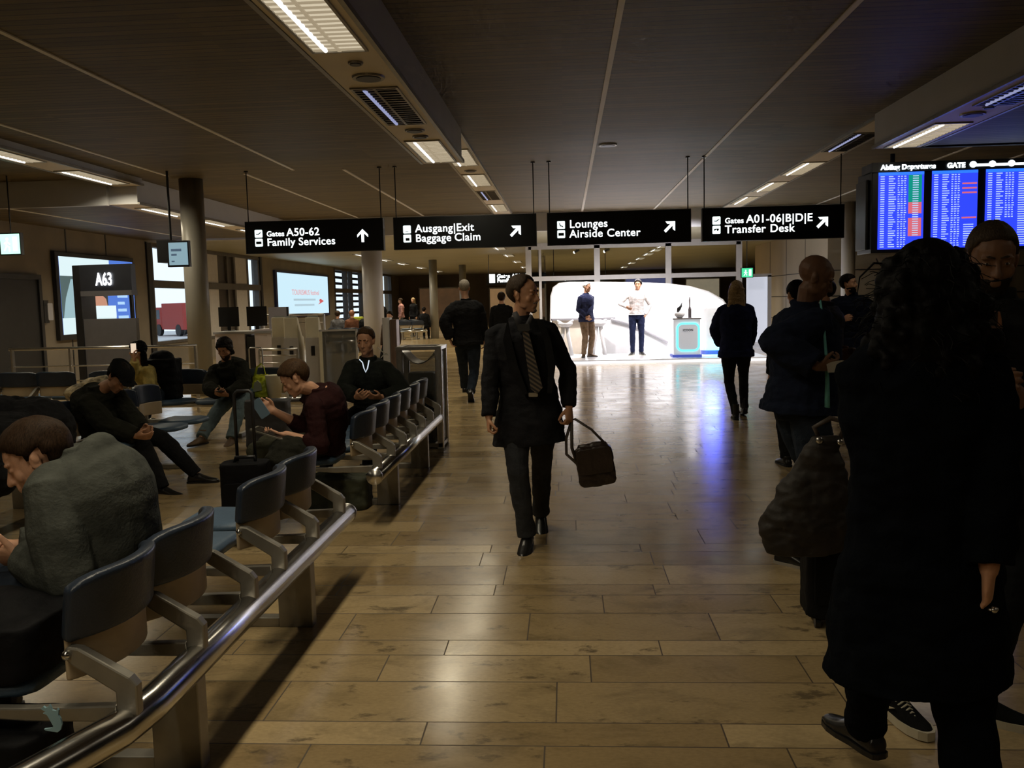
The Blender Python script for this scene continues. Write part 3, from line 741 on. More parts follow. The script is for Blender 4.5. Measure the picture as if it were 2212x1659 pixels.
# lounge platform
pf = MB(); P0 = W(1195, 785, 20.9); P1 = W(1640, 780, 20.9)
pf.box(-1.0, 20.9, 0, 4.75, 27.6, .08)
po = pf.build('lounge_platform', mat('lounge_floor', (.82,.82,.84), .18, nz=.03), bevel=.01); po['kind'] = 'structure'
MB().box(-1.0, 20.86, .0, 4.75, 20.9, .05).build('edge_light', emat('edge_led', (1,.97,1), 1.4), po)
# backlit curved wall
M_back = mat('backlit_white', (.85,.85,.85), .4, emit=(1,.965,.99), es=1.35)
M_wh = mat('glossy_white', (.88,.87,.86), .2, nz=.02, coat=.3)
YB = 24.6
lb = thing('backlit_wall', 'large glowing white wall with rounded end behind the two men', 'display wall', (0,0,.08))
out = []
TL = W(1193, 612, YB); BR = W(1578, 760, YB)
def pxz(x, y): p = W(x, y, YB); return (p.x, max(p.z-.08, 0))
cur = [(1191,750),(1190,700),(1191,640),(1196,622),(1208,613),(1230,611),(1300,611),(1380,612),(1440,614),(1490,620),(1530,631),(1560,648),(1577,672),(1584,710),(1586,765)]
out = [pxz(*c) for c in cur]; out = [(out[0][0], 0)]+out+[]
out[-1] = (out[-1][0], 0)
MB().prism(list(reversed(out)), YB, YB+.9, 'y').build('light_panel', M_back, lb)
ln = MB().tube([V((p[0], YB-.02, p[1])) for p in out[2:-1]], .03, 8); ln.build('rim', M_wh, lb)
# bar counter
ct = thing('bar_counter', 'white bar counter with grey top edge under the glowing wall', 'counter', (0,0,.08))
a = W(1192, 692, 23.6); b_ = W(1330, 692, 23.6)
MB().rbox(a.x, 23.4, 0, W(1262,700,23.4).x, 24.2, a.z-.08, .06).build('body', mat('cream_white', (.78,.68,.55), .35, nz=.04), ct)
MB().rbox(a.x-.02, 23.25, a.z-.08, W(1330,692,23.4).x, 24.3, a.z-.03, .05).build('counter_top', mat('grey_edge', (.30,.29,.30), .3, nz=.04), ct)
bn = thing('curved_bench', 'sweeping white bench with thin grey edge behind the man in the white shirt', 'bench', (0,0,.08))
bp = [W(x, y, 23.2) for x, y in ((1320,690),(1350,697),(1385,710),(1415,725),(1443,740))]
MB().tube(bp, .035, 8, flat=.6).build('edge', mat('grey_edge', (.3,.29,.3)), bn, off=(0,0,.08))
pl = [(p.x, p.z-.09) for p in bp]+[(bp[-1].x, 0),(W(1300,700,23.2).x, 0),(W(1300,700,23.2).x, bp[0].z-.09)]
MB().prism(list(reversed(pl)), 23.25, 24.0, 'y').build('body', M_wh, bn)
def stool(x, y, label):
    t = thing('bar_stool', label, 'stool', (x, y, .08), 0, 'white moulded bar stools')
    s_ = MB().rings([((0,0,.84),(.20,0,0),(0,.16,0)),((0,0,.80),(.19,0,0),(0,.155,0)),((0,0,.74),(.11,0,0),(0,.10,0))], 20)
    for g in (-1, 1): s_.add(*[(lambda m: (m.v, m.f))(MB().tube([(g*.05,0,.78),(g*.19,0,.90)], [.06,.03], 10, True, True))][0])
    me = remesh(s_, 'seat', .012, 2); mobj('seat', me, M_wh, t)
    for g in (-1, 1):
        MB().tube([(g*.05,0,.78),(g*.075,0,.5),(g*.12,0,.25),(g*.16,0,0)], [.055,.05,.05,.055], 10).build('leg', M_wh, t, True)
    return t
p = G(1222, 766, .08); stool(p.x, 22.75, 'white moulded stool at the bar, beside the man in the blazer')
p = G(1290, 760, .08); stool(p.x, 22.85, 'white moulded stool half hidden behind the man in the blazer')
# kiosk
k0 = G(1458, 776, .08); k1 = G(1513, 773, .08); KY = 21.35
kx0, kx1 = W(1455, 700, KY).x, W(1513, 700, KY).x; kz = W(1480, 690, KY).z-.08
kt = thing('display_kiosk', 'white pedestal kiosk with cyan light outline beside the blonde woman', 'kiosk', (0, KY, .08))
MB().rbox(kx0, 0, .06, kx1, .5, kz, .04).build('cabinet', mat('kiosk_white_glow', (.9,.9,.92), .3, emit=(.85,.88,1), es=.35), kt)  # cabinet has a weak glow so it looks more brightly lit
MB().box(kx0-.03, -.03, 0, kx1+.03, .55, .06).build('plinth', emat('kiosk_plinth', (.10,.16,.9), .5), kt)
rr = rrect(kx0+.09, .16, kx1-.04, kz-.10, .12, 5); n_ = len(rr)
MB().tube([(p[0], -.012, p[1]) for p in rr+rr[:1]], .024, 8).build('light_ring', emat('cyan_led', (.12,.85,1), 2.0), kt)
MB().prism([(p[0], p[1]) for p in rr], -.018, .0, 'y').build('front_panel', mat('pale_grey_panel', (.62,.62,.66), .4, emit=(.7,.72,.8), es=.45), kt)
text('lettering', 'ICOON', .07, ((kx0+kx1)/2+.02, -.03, kz-.28), mat('grey_print', (.12,.12,.14), .5), kt, ax='CENTER', bold=.003)
MB().box(kx0-.02, -.02, kz, kx1+.02, .52, kz+.03).build('top_plate', mat('grey_edge', (.3,.29,.3)), kt)
vz = kz+.03+.08
bw = thing('glass_bowl', 'pale bowl with dark ornament standing on the kiosk', 'bowl', (kx0+.17, KY+.2, vz))
MB().rings([((0,0,0),(.06,0,0),(0,.06,0)),((0,0,.06),(.12,0,0),(0,.12,0)),((0,0,.13),(.13,0,0),(0,.13,0)),((0,0,.14),(.08,0,0),(0,.08,0))], 20).build('bowl', M_wh, bw, True)
MB().tube([(-.05,0,.12),(-.02,0,.22),(.03,0,.28),(.06,0,.38)], [.02,.05,.03,.008], 10).build('ornament', M_black, bw, True)
fb = thing('fountain_bottle', 'thin dark bottle standing on the kiosk behind the bowl', 'bottle', (kx0+.42, KY+.25, vz))
MB().rings([((0,0,0),(.04,0,0),(0,.04,0)),((0,0,.2),(.04,0,0),(0,.04,0)),((0,0,.28),(.015,0,0),(0,.015,0)),((0,0,.42),(.02,0,0),(0,.02,0)),((0,0,.5),(.012,0,0),(0,.012,0))], 14).build('bottle', mat('smoked_glass', (.10,.08,.08), .15, nz=.05), fb, True)
# pod at the side with blue wash
pd = thing('side_pod', 'rounded white pod with blue light at the end of the glowing wall', 'display pod', (0, 22.2, .08))
qx0, qx1 = W(1517, 700, 22.2).x, W(1572, 700, 22.2).x
MB().rbox(qx0, 0, .1, qx1, 1.2, 1.15, .15, 5).build('body', M_wh, pd)
MB().rbox(qx0-.02, -.02, 0, qx1+.02, 1.22, .1, .15, 5).build('base', mat('navy_base', (.05,.06,.25), .4, nz=.1), pd)
area('pod_cyan_light', ((qx0+qx1)/2, 21.9, .5), .7, .15, 9, (.05,.75,1), (0, 0, 0), 170)
def spot(name, loc, aim, power, col, ang=80, r=.04):
    l = bpy.data.lights.new(name, 'SPOT'); l.energy = power; l.color = col; l.spot_size = radians(ang); l.spot_blend = .5; l.shadow_soft_size = r
    o = bpy.data.objects.new(name, l); C.objects.link(o); o.location = loc
    o.rotation_euler = (V(aim)-V(loc)).to_track_quat('-Z', 'Y').to_euler(); return o
spot('added_blue_rim_spot', (-.6, 21.2, 2.6), (1.95, 11.0, 1.2), 420, (.10,.14,1), 9, .1)  # added blue spot without a fitting, gives the blonde woman a blue rim
spot('pod_blue_spot', ((qx0+qx1)/2-.1, 22.0, 1.45), (2.0, 10.9, .65), 90, (.10,.14,1), 20, .22)
for q_ in ((.3,21.6,.6),(1.8,21.8,1.8),(3.2,20.6,3.0)):
    spot('lounge_spot', (q_[0],q_[1],3.2), (q_[2], 24.6, .5), 330, (1,.96,1), 85)  # extra spots without heads, added to brighten the lounge fronts
for q_ in ((.6,23.3,3.1,.5,22.2),(2.2,23.3,3.1,1.9,22.3),(1.3,24.0,3.1,1.4,22.8),(3.3,23.4,3.1,3.0,21.5)):
    spot('lounge_spot', q_[:3], (q_[3], q_[4], 0), 420, (1,.95,1), 95)
# spot heads
for i, (x, y) in enumerate(((1246,532),(1375,527),(1252,556),(1335,555))):
    p = W(x, y-9, 23.5); t = thing('spotlight', ['first track spotlight over the lounge, above the man in the blazer','second track spotlight over the lounge, above the man in the white shirt','lower spotlight seen through the facade, above the blazer','lower spotlight seen through the facade, between the two men'][i], 'spotlight', (p.x, 23.5 if i < 2 else 30, 3.3), 0, 'lounge spotlights')
    MB().cyl(0,0,-.06,0,.05,12).tube([(0,0,-.05),(0,0,-.14)], .012, 8).build('mount', M_mull, t)
    MB().tube([(-.06,0,-.2),(.10,-.04,-.13)], [.05,.035], 14, True).build('lamp_head', M_mull, t, True)
    MB().ell((-.065,0,-.205), .045, .045, .045).build('bulb', emat('spot_bulb', (1,.97,.9), 4), t, True)
# bright side doorway panel beyond woman
dp = struct('door_2', MB().box(5.85, 29.0, 0, 6.5, 29.1, 2.1), mat('lit_door', (.7,.72,.8), .4, emit=(.8,.85,1), es=.55))
MB().box(6.5, 28.95, 0, 6.62, 29.12, 2.15).box(5.8, 28.95, 2.1, 6.62, 29.12, 2.2).build('door_frame', M_mull, dp)
# far boards hung in the hall
def hang_board(x0, x1, z0, z1, y, lines, label, sz):
    t = thing('far_sign', label, 'sign', (0, y, 0))
    MB().box(x0, 0, z0, x1, .1, z1).build('panel', M_signface, t)
    n = len(lines); h = (z1-z0)/(n+.6)
    for i, l in enumerate(lines):
        text('lettering', l, sz, (x0+.42, -.012, z1-h*(i+1)), M_letter, t, bold=.008)
        MB().box(x0+.12, -.012, z1-h*(i+1)-.02, x0+.34, 0, z1-h*(i+1)+sz*.75).build('pictogram', M_letter, t)
    for x in (x0+.1, x1-.1): MB().cyl(x, .05, z1, 3.3, .012, 6).build('hanging_rod', M_dark, t)
a = W(1050, 592, 34); b_ = W(1135, 612, 34)
hang_board(a.x, a.x+2.3, b_.z-.03, a.z, 34, ['Gates A50-62', 'Family Services'], 'far black direction sign reading Family Services beyond the walking man', .2)
a = W(1190, 597, 31); b_ = W(1270, 606, 31)
hang_board(a.x, a.x+2.0, b_.z-.02, a.z, 31, ['Special Assistance  \u2191'], 'far black sign reading Special Assistance behind the glass', .13)
# green exit signs
def exit_sign(x, y, z, w_, h, label, flip=1):
    t = thing('exit_sign', label, 'exit sign', (x, y, z))
    MB().box(-w_/2, 0, -h/2, w_/2, .08, h/2).build('housing', M_dark, t)
    g = .9; MB().box(-w_/2*g, -.006, -h/2*g, w_/2*g, 0, h/2*g).build('light_face', emat('exit_green' if flip else 'exit_pale', (.06,.75,.34) if flip else (.50,1,.75), 1.1 if flip else 1.6), t)
    r = MB()   # running figure and door
    r.box(w_*.14,-.012,-h*.32,w_*.34,-.006,h*.32).ell((-w_*.12,-.010,h*.22),h*.07,.004,h*.07)
    for q in (((-.13,.12),(-.17,-.08)),((-.15,-.08),(-.26,-.28)),((-.15,-.08),(-.03,-.16)),((-.03,-.16),(-.03,-.32)),((-.13,.10),(-.02,.0)),((-.13,.10),(-.25,.02))):
        r.tube([(q[0][0]*w_,-.010,q[0][1]*h),(q[1][0]*w_,-.010,q[1][1]*h)], .035*h, 6, True, True, .3)
    r.build('pictogram', emat('exit_white', (.8,1,.95), 2.0), t)
    MB().cyl(0,.04,h/2,(3.3 if y > 20 else ZC)-z,.012,6).build('hanging_rod', M_dark, t)
p = W(1614, 589, 27); exit_sign(p.x, 27, p.z, .36, .30, 'green exit sign above the bright door beyond the blonde woman')
p = W(22, 527, 14); exit_sign(p.x, 14, p.z, .36, .36, 'pale bright exit sign high up near the dark door', 0)
# ------------------------------------------------------------ hanging signs
def arrow(up=True):
    if up: return [(0,.5),(-.42,.08),(-.42,-.12),(-.1,.19),(-.1,-.5),(.1,-.5),(.1,.19),(.42,-.12),(.42,.08)]
    return [(.42,.42),(-.30,.42),(-.16,.24),(.08,.24),(-.42,-.26),(-.28,-.42),(.24,.10),(.24,-.16),(.42,-.30)]
M_pic = emat('pictogram_lit', (.78,.95,.92), 1.0)
def pict(t, x, z, s, kind):
    MB().rbox(x, -.072, z, x+s, -.064, z+s, .012, 2, 'y').build('pictogram', emat('pictogram_white', (.85,1,.98), 1.5), t)
    d = MB(); q = lambda u, v: (x+s*u, z+s*v)
    if kind == 'plane': d.prism([q(.15,.5),(x+s*.45,z+s*.48),(x+s*.85,z+s*.72),(x+s*.85,z+s*.62),(x+s*.5,z+s*.36),(x+s*.2,z+s*.40)], -.077, -.071, 'y')
    elif kind == 'door': d.prism([q(.3,.2),q(.7,.2),q(.7,.25),q(.3,.25)], -.077, -.071, 'y')
    elif kind == 'bag': d.prism([q(.3,.2),q(.8,.2),q(.8,.55),q(.3,.55)], -.077, -.071, 'y')
    elif kind == 'seat': d.prism([q(.35,.75),q(.45,.45),q(.7,.4),q(.8,.2),q(.7,.2),q(.6,.3),q(.35,.35),q(.25,.7)], -.077, -.071, 'y')
    elif kind == 'bus': d.prism([q(.15,.3),q(.85,.3),q(.85,.65),q(.15,.65)], -.077, -.071, 'y')
    else: d.prism([q(.2,.35),q(.5,.55),q(.6,.3),q(.8,.5),q(.75,.65),q(.2,.6)], -.077, -.071, 'y')
    d.build('symbol', M_signface, t)
YS = 14.4
spec = [(533,827,482,548, None, [('Gates ',.5),('A50-62',1)], 'Family Services', True, ('plane','bus'), 'first hanging sign of the row, reading Gates A50-62 and Family Services'),
        (852,1157,472,538, None, [('Ausgang|Exit',1)], 'Baggage Claim', False, ('door','bag'), 'hanging sign reading Ausgang Exit and Baggage Claim'),
        (1183,1490,459,525, None, [('Lounges',1)], 'Airside Center', False, ('seat','bus'), 'hanging sign reading Lounges and Airside Center'),
        (1517,1820,455,520, None, [('Gates ',.5),('A01-06|B|D|E',1)], 'Transfer Desk', False, ('plane','desk'), 'hanging sign reading Gates A01-06 B D E and Transfer Desk')]
for xa, xb, ya, yb, _, l1, l2, upw, pics, lab in spec:
    a = W(xa, ya, YS); b_ = W(xb, ya-9, YS); zt = 2.915; zb = 2.415; wd = b_.x-a.x
    t = thing('hanging_sign', lab, 'sign', (a.x, YS, zb), 0, 'black direction signs hung in a row'); h = zt-zb
    MB().box(0, -.06, 0, wd, .06, h).build('panel', M_signface, t, bevel=.006)
    MB().box(-.012,-.065,-.012,0,.065,h+.012).box(wd,-.065,-.012,wd+.012,.065,h+.012).box(0,-.065,h,wd,.065,h+.012).box(0,-.065,-.012,wd,.065,0).build('edge_frame', M_dark, t)
    pict(t, .15, h*.50, .125, pics[0]); pict(t, .15, h*.50-.145, .125, pics[1])
    x = .345
    for s_, k in l1:
        o = text('lettering', s_, .175*(.68 if k < 1 else 1), (x, -.063, h*.53), M_letter, t, bold=.002)
        x += o.dimensions.x+(.045 if k < 1 else .03)
    x = .345
    for s_ in l2.split():
        o = text('lettering', s_, .175, (x, -.063, h*.53-.155), M_letter, t, bold=.0018); x += o.dimensions.x+.065
    MB().prism([(wd-.33+.21*u, h*.47+.21*v) for u, v in arrow(upw)], -.068, -.06, 'y').build('arrow', M_letter, t)
    for x in (.03, wd-.03):
        r = MB().cyl(x, 0, h, ZC-zb, .009, 8).cyl(x, 0, ZC-zb-.02, ZC-zb, .035, 12).build('hanging_rod', M_dark, t)
# ------------------------------------------------------------ flight board
YB_ = 11.7
fbx = W(1893, 450, YB_).x; fbz0 = W(1893, 547, YB_).z; fbz1 = W(1893, 352, YB_).z
fl = thing('flight_board', 'large blue flight information board with three upright screens hung above the crowd', 'flight board', (fbx, YB_, fbz0))
FH = fbz1-fbz0; pitch = .665; FWD = 4*pitch
MB().box(-.06, 0, 0, FWD, .55, FH-.1).build('housing', M_black, fl, bevel=.01)
MB().box(-.10, .1, .05, -.06, .5, FH-.2).build('side_panel', M_dark, fl, bevel=.008)
MB().box(-.06, -.02, FH-.12, FWD, .4, FH).build('header', M_black, fl)
for x in (.3, 2.2): MB().cyl(x, .3, FH, ZS-fbz0, .03, 10).build('hanging_rod', M_dark, fl)
random.seed(3)
def scr_mat(n, c, s): return emat(n, c, s)
hdr = scr_mat('header_light', (.85,.95,1), 3.0)
text('header_lettering', 'Abflug Departures', .085, (.04, -.03, FH-.092), hdr, fl, bold=.004)
text('header_lettering', 'GATE', .085, (.86, -.03, FH-.092), hdr, fl, bold=.004)
hb = MB()
for k in range(4): hb.ell((1.18+k*.235, -.028, FH-.06), .045, .006, .04); hb.box(1.22+k*.235, -.03, FH-.085, 1.42+k*.235, -.022, FH-.055)
hb.build('header_symbols', hdr, fl)
SH_ = FH-.17; sw = .565
for k in range(4):
    x0 = .02+k*pitch; o = MB().box(x0, -.012, .045, x0+sw, 0, .045+SH_).build('screen', scr_mat('screen_blue' if k < 3 else 'screen_green', (.028,.06,.95) if k < 3 else (.25,.6,.1), 1.15 if k < 3 else .3), fl)
    rows = 32; rh = SH_/(rows+2)
    tx = MB(); sb = MB(); gr = MB(); rd = MB(); 
    MB().box(x0, -.0135, .045+SH_-rh*1.3, x0+sw, -.012, .045+SH_).build('screen_header', scr_mat('screen_lightblue', (.03,.2,1), 1.1), o) if False else None
    hd_ = MB().box(x0, -.0135, .045+SH_-rh*1.3, x0+sw, -.012, .045+SH_); h_ = hd_.build('title_bar', scr_mat('screen_lightblue', (.03,.2,1), 1.1)); h_.parent = o
    for r in range(rows):
        z = .045+SH_-rh*(r+2.1); hh = rh*.42
        def bar(mb, u0, u1): mb.box(x0+sw*u0, -.0175, z, x0+sw*u1, -.0155, z+hh)
        if k < 3:
            bar(tx, .04, .13); bar(tx, .22, .22+random.uniform(.08, .17)); 
            if k < 2 or r < 20:
                for q in (.42, .49, .56): bar(tx, q, q+random.uniform(.03, .055))
            if k == 0:
                tgt = gr if r < 12 else (rd if r not in (17, 18) and r < 27 else None)
                if tgt is not None: tgt.box(x0+sw*.66, -.0155, z-rh*.28, x0+sw*.95, -.0135, z+rh*.72)
                if r < 27: bar(tx, .75, .88)
            elif k == 1:
                if r in (4, 6, 8, 19): rd.box(x0+sw*.66, -.0155, z-rh*.1, x0+sw*.98, -.0135, z+rh*.6)
                elif r > 21: bar(tx, .70, .92)
            else: bar(tx, .70, .93)
    for mb, nm, m in ((tx,'flight_rows',scr_mat('row_white', (.55,.70,1), .95)),(gr,'status_green',scr_mat('row_green', (.0,.33,.26), .9)),(rd,'status_red',scr_mat('row_red', (.80,.16,.22), .9))):
        if mb.v:
            q = mb.build(nm, m); q.parent = o
# ------------------------------------------------------------ wall screens, gate desk
ws = thing('video_wall', 'tall advert screen on the window wall with woman on blue', 'screen', (XL, 0, 0))
ya, yb, z0, z1 = 18.5, 21.75, 1.02, 2.72
MB().box(.0, ya-.12, z0-.12, .10, yb+.08, z1+.10).build('bezel', M_dark, ws, bevel=.01)
def sc_(mb, nm, c, s=1.0): return mb.build(nm, emat('ad_'+nm, c, s), ws)
MB().box(.10, ya, z0, .105, yb, z1).build('picture', emat('ad_base', (.09,.22,.75), .9), ws)
P = MB; X_ = .106
sc_(P().box(.105, ya, z1-.42, X_, ya+2.1, z1), 'white_top', (.75,.92,.95), 1.0)
sc_(P().box(.105, ya, z0, X_, ya+2.3, z0+.36), 'white_bottom', (.72,.90,.92), 1.0)
sc_(P().box(.105, ya, z0+.36, X_, ya+1.05, z1-.42), 'dark_photo', (.10,.16,.16), .8)
sc_(P().prism([(ya+.05,z0+.36),(ya+.85,z0+.36),(ya+.95,z0+.9),(ya+.62,z1-.5),(ya+.42,z1-.48),(ya+.18,z0+.8)], .106, .108, 'x'), 'pale_shape', (.36,.55,.60), .9)
sc_(P().prism([(ya+.5,z0+.40),(ya+1.0,z0+.40),(ya+1.0,z0+1.0),(ya+.6,z0+.9)], .108, .1095, 'x'), 'green_shape', (.35,.48,.22), .7)
sc_(P().box(.105, ya+1.05, z0+.4, .107, ya+1.95, z1-.42), 'photo_back', (.05,.05,.05), .8)
sc_(P().prism([(ya+1.1,z0+.5),(ya+1.95,z0+.5),(ya+1.86,z0+.78),(ya+1.66,z0+.88),(ya+1.62,z0+1.05),(ya+1.5,z0+1.05),(ya+1.46,z0+.88),(ya+1.2,z0+.78)], .107, .110, 'x'), 'shoulders', (.62,.30,.20), .9)
sc_(P().ell((.109, ya+1.56, z0+1.12), .002, .11, .15), 'face', (.66,.33,.22), .9)
sc_(P().box(.107, ya+1.1, z0+.34, .111, ya+2.3, z0+.62), 'white_card', (.80,.95,.98), 1.0)
for k in range(5): sc_(P().box(.106, ya+2.4, z0+.30+k*.17, .108, ya+2.9-.08*(k%3), z0+.37+k*.17), 'text_rows', (.45,.7,1), 1.0)
t2 = thing('wall_screen', 'wide white advert screen beyond the boarding gates', 'screen', (XL, 0, 0))
MB().box(.0, 32.8, 1.06, .09, 40.3, 2.88).build('bezel', mat('blue_bezel', (.02,.03,.10), .4, nz=.1), t2)
MB().box(.09, 33.0, 1.16, .095, 40.1, 2.80).build('picture', mat('ad_sky', (.02,.02,.02), .4, emit=(.62,.86,.98), es=1.0), t2)
text('lettering', 'EDELWEISS', .34, (.10, 34.6, 2.0), emat('ad_red_letters', (.75,.50,.55), .9), t2, rot=(pi/2,0,pi/2), bold=.004, sx=1.3) if False else None
text('lettering', 'TOURISMUS festival', .30, (.10, 34.7, 1.96), emat('ad_red_letters', (.80,.48,.52), .9), t2, rot=(pi/2,0,pi/2), bold=.004, sx=1.45)
MB().box(.095, 34.9, 1.72, .098, 38.0, 1.80).box(.095, 35.0, 1.50, .098, 37.8, 1.58).build('small_text', emat('ad_grey_letters', (.5,.66,.74), .9), t2)
MB().prism([(38.4,1.55),(39.0,1.75),(39.3,1.7),(38.9,1.62)], .095, .10, 'x').ell((.098,38.8,1.72),.002,.22,.07).build('emblem', emat('ad_red', (.7,.12,.12), .9), t2)
# A63 gate desk back panel
gp = W(168, 745, 14); gd = thing('gate_desk_panel', 'grey gate desk panel with header reading A63', 'gate sign', (-7.97, 13.9, 0), radians(-8))
zt = 2.27; M_gp = mat('grey_laminate', (.17,.165,.18), .45, nz=.05); M_gh = mat('dark_header', (.035,.038,.05), .4, nz=.1)
MB().box(0, 0, 0, .13, .35, zt).build('side_post', M_dark, gd)
MB().box(.13, .02, 0, 1.08, .1, 1.40).build('lower_panel', M_gp, gd)
MB().box(.13, 0, zt-.42, 1.06, .12, zt).build('header', M_gh, gd)
MB().box(.13, -.01, zt-.50, 1.06, .14, zt-.42).build('header_rail', M_gp, gd)
MB().box(.96, .06, 1.40, 1.0, .12, zt-.5).build('rear_post', M_dark, gd)
text('lettering', 'A63', .28, (.58, -.02, zt-.33), emat('gate_number', (.95,.97,1), 3.0), gd, bold=.006, ax='CENTER', sx=.62)
ph = thing('wall_telephone', 'small white wall telephone in dark holder beside the dark door', 'telephone', (XL, 18.05, 1.35))
MB().box(0,-.16,-.06,.08,.0,.42).build('holder', M_dark, ph); MB().rbox(.08,-.06,0,.10,.12,.36,.02,2,'x').build('handset', mat('pale_plastic', (.5,.5,.55), .4), ph)
mn = thing('hanging_monitor', 'small hanging monitor facing the seats beside the grey column', 'monitor', (W(378,550,14).x, 14, W(378,550,14).z), 0)
MB().box(-.32,.05,-.12,-.05,.35,.24).build('rear_box', M_black, mn)
MB().box(-.12,-.02,-.2,.24,.06,.22).build('bezel', M_black, mn)
MB().box(-.09,-.026,-.17,.22,-.02,.19).build('screen', emat('monitor_screen', (.32,.5,.58), .75), mn)
MB().box(-.05,-.03,.05,.12,-.026,.09).box(-.05,-.03,-.02,.04,-.026,.01).box(-.05,-.03,-.12,-.0,-.026,-.1).build('screen_text', emat('monitor_text', (.12,.2,.3), .5), mn)
MB().cyl(-.1,.1,.22,ZC-W(378,550,14).z,.02,8).build('hanging_rod', M_dark, mn)
# railings
def railing(x0, x1, y, h, label, bars=(.27,.50,.72), posts=None, rz=0):
    t = thing('railing', label, 'railing', (x0, y, 0), rz); L = x1-x0
    MB().tube([(0,0,h),(L,0,h)], .022, 10).build('handrail', M_steel, t, True)
    for b in bars: MB().tube([(0,0,b),(L,0,b)], .010, 8).build('rail_bar', M_steel, t, True)
    for x in (posts or [0, L/3, 2*L/3, L]): MB().box(x-.015,-.03,0,x+.015,.03,h).build('post', M_steel, t)
railing(-8.35, -5.46, 12.7, .985, 'steel railing below the A63 panel, behind the woman in yellow', posts=[0.05,.95,1.9,2.87])
railing(-4.98, -4.35, 14.0, .84, 'short steel railing in front of the boarding gates', bars=(.30,.46,.62,.74), posts=[0,.63])
railing(-5.9, -4.7, 16.9, 1.36, 'tall thin steel rail frame behind the boarding desk', bars=(1.2,), posts=[0,.55,1.2])
# boarding gates
M_gw = mat('gate_cream', (.78,.72,.56), .4, nz=.05); M_gv = mat('gate_lilac', (.66,.58,.60), .4, nz=.05)
def egate(x, y, label):
    t = thing('boarding_gate', label, 'boarding gate', (x, y, 0), radians(12), 'cream boarding gates')
    MB().prism([(0,0),(1.15,0),(1.15,.98),(.85,1.02),(.2,1.34),(0,1.34)], 0, .22, 'x').build('cabinet', M_gw, t, bevel=.012)
    MB().prism([(-.02,0),(-.02,1.0),(.06,1.0),(.06,0)], -.01, .23, 'x').build('end_cap', M_mull, t)
    MB().prism([(.2,1.345),(.85,1.025),(.85,1.045),(.2,1.365)], .02, .2, 'x').build('glass_reader', mat('reader_glass', (.42,.44,.44), .2, nz=.05), t)
    MB().box(.08,-.03,.70,.14,-.018,.86).build('indicator', M_black, t)
    return t
egate(-4.72, 14.5, 'cream boarding gate with sloped reader, beside the short railing')
egate(-4.34, 14.45, 'cream boarding gate with sloped reader, next to the swing panel')
egate(-5.1, 15.0, 'rear cream boarding gate behind the short railing')
sg = thing('swing_panel', 'grey translucent swing panel at the end of the boarding gates', 'gate panel', (-4.10, 14.4, 0), radians(6))
MB().box(0,0,.08,.03,.04,1.13).box(0,0,1.10,.62,.04,1.13).box(.60,0,.08,.63,.04,1.13).build('frame', M_mull, sg)
MB().box(.03,.01,.12,.60,.03,1.10).build('panel', mat('smoked_panel', (.15,.15,.14), .3, alpha=.75, nz=.05), sg)
MB().box(0,-.02,0,.05,.06,1.1).build('post', M_gw, sg)
dk = thing('boarding_desk', 'lilac grey boarding desk behind the man with the phone', 'desk', (-6.42, 15.75, 0))
MB().box(0,0,0,.55,.6,1.05).build('side_panel', M_gv, dk); MB().box(.58,.02,0,.72,.6,1.0).build('dark_gap', M_dark, dk); MB().box(.74,0,0,1.05,.6,1.12).build('front_panel', M_gv, dk)
MB().box(-.02,-.04,1.05,1.1,.64,1.09).build('desk_top', mat('grey_edge', (.3,.29,.3)), dk)
for i, (x, lab) in enumerate(((-6.15,'first black monitor on the boarding desk, next to the column'),(-5.62,'second black monitor on the boarding desk, in front of the window'))):
    m_ = thing('desk_monitor', lab, 'monitor', (x-.08, 15.98, 1.10), radians(20), 'monitors on the boarding desk')
    MB().box(-.18,0,.08,.18,.04,.44).build('monitor_body', M_black, m_); MB().box(-.03,.02,0,.03,.05,.1).build('stand', M_black, m_); MB().box(-.1,-.05,0,.1,.12,.012).build('foot', M_black, m_)
pb = thing('privacy_screen', 'pale upright screen panel beside the desk monitors', 'partition', (-5.45, 15.9, 1.10))
MB().box(0,0,0,.34,.03,.42).build('panel', mat('pale_lilac', (.42,.40,.46), .4, nz=.04), pb); MB().box(.34,-.01,0,.37,.04,.42).build('edge', M_dark, pb)
sp_ = thing('info_post', 'tall white steel post with rounded top behind the man in the black sweater', 'post', (W(842,700,13).x, 13, 0))
MB().rbox(-.10,-.12,0,.02,.12,1.33,.05,4).build('front_shell', M_colw, sp_); MB().rbox(.02,-.14,0,.12,.14,1.30,.04,4).build('rear_shell', mat('post_brown', (.22,.15,.12), .35, metal=.5, nz=.1), sp_)
# ------------------------------------------------------------ litter bin
bx = thing('litter_bin', 'steel framed glass litter bin at the end of the seat row', 'bin', (-1.78, 9.12, 0))
BW, BD, BH = .46, .44, 1.05
for x, y in ((0,0),(BW-.05,0),(0,BD-.05),(BW-.05,BD-.05)): MB().rbox(x-.01,y,0,x+.06,y+.05,BH,.015).build('post', M_steel, bx)
MB().box(-.01,-.01,BH,BW+.01,.03,BH+.035).box(-.01,BD-.03,BH,BW+.01,BD+.01,BH+.035).box(-.01,0,BH,.05,BD,BH+.035).box(BW-.05,0,BH,BW+.01,BD,BH+.035).build('top_frame', M_steel, bx)
bowl = MB(); n = 14; vs = []; fs = []
for j in range(n+1):
    u = j/n; 
    for i in range(9):
        v = i/8; x = .05+(BW-.1)*v; dp_ = -.14*(1-(2*v-1)**2)
        vs.append((x, .02+(BD-.04)*u, BH+.0+dp_))
for j in range(n):
    for i in range(8): fs.append((j*9+i, j*9+i+1, (j+1)*9+i+1, (j+1)*9+i))
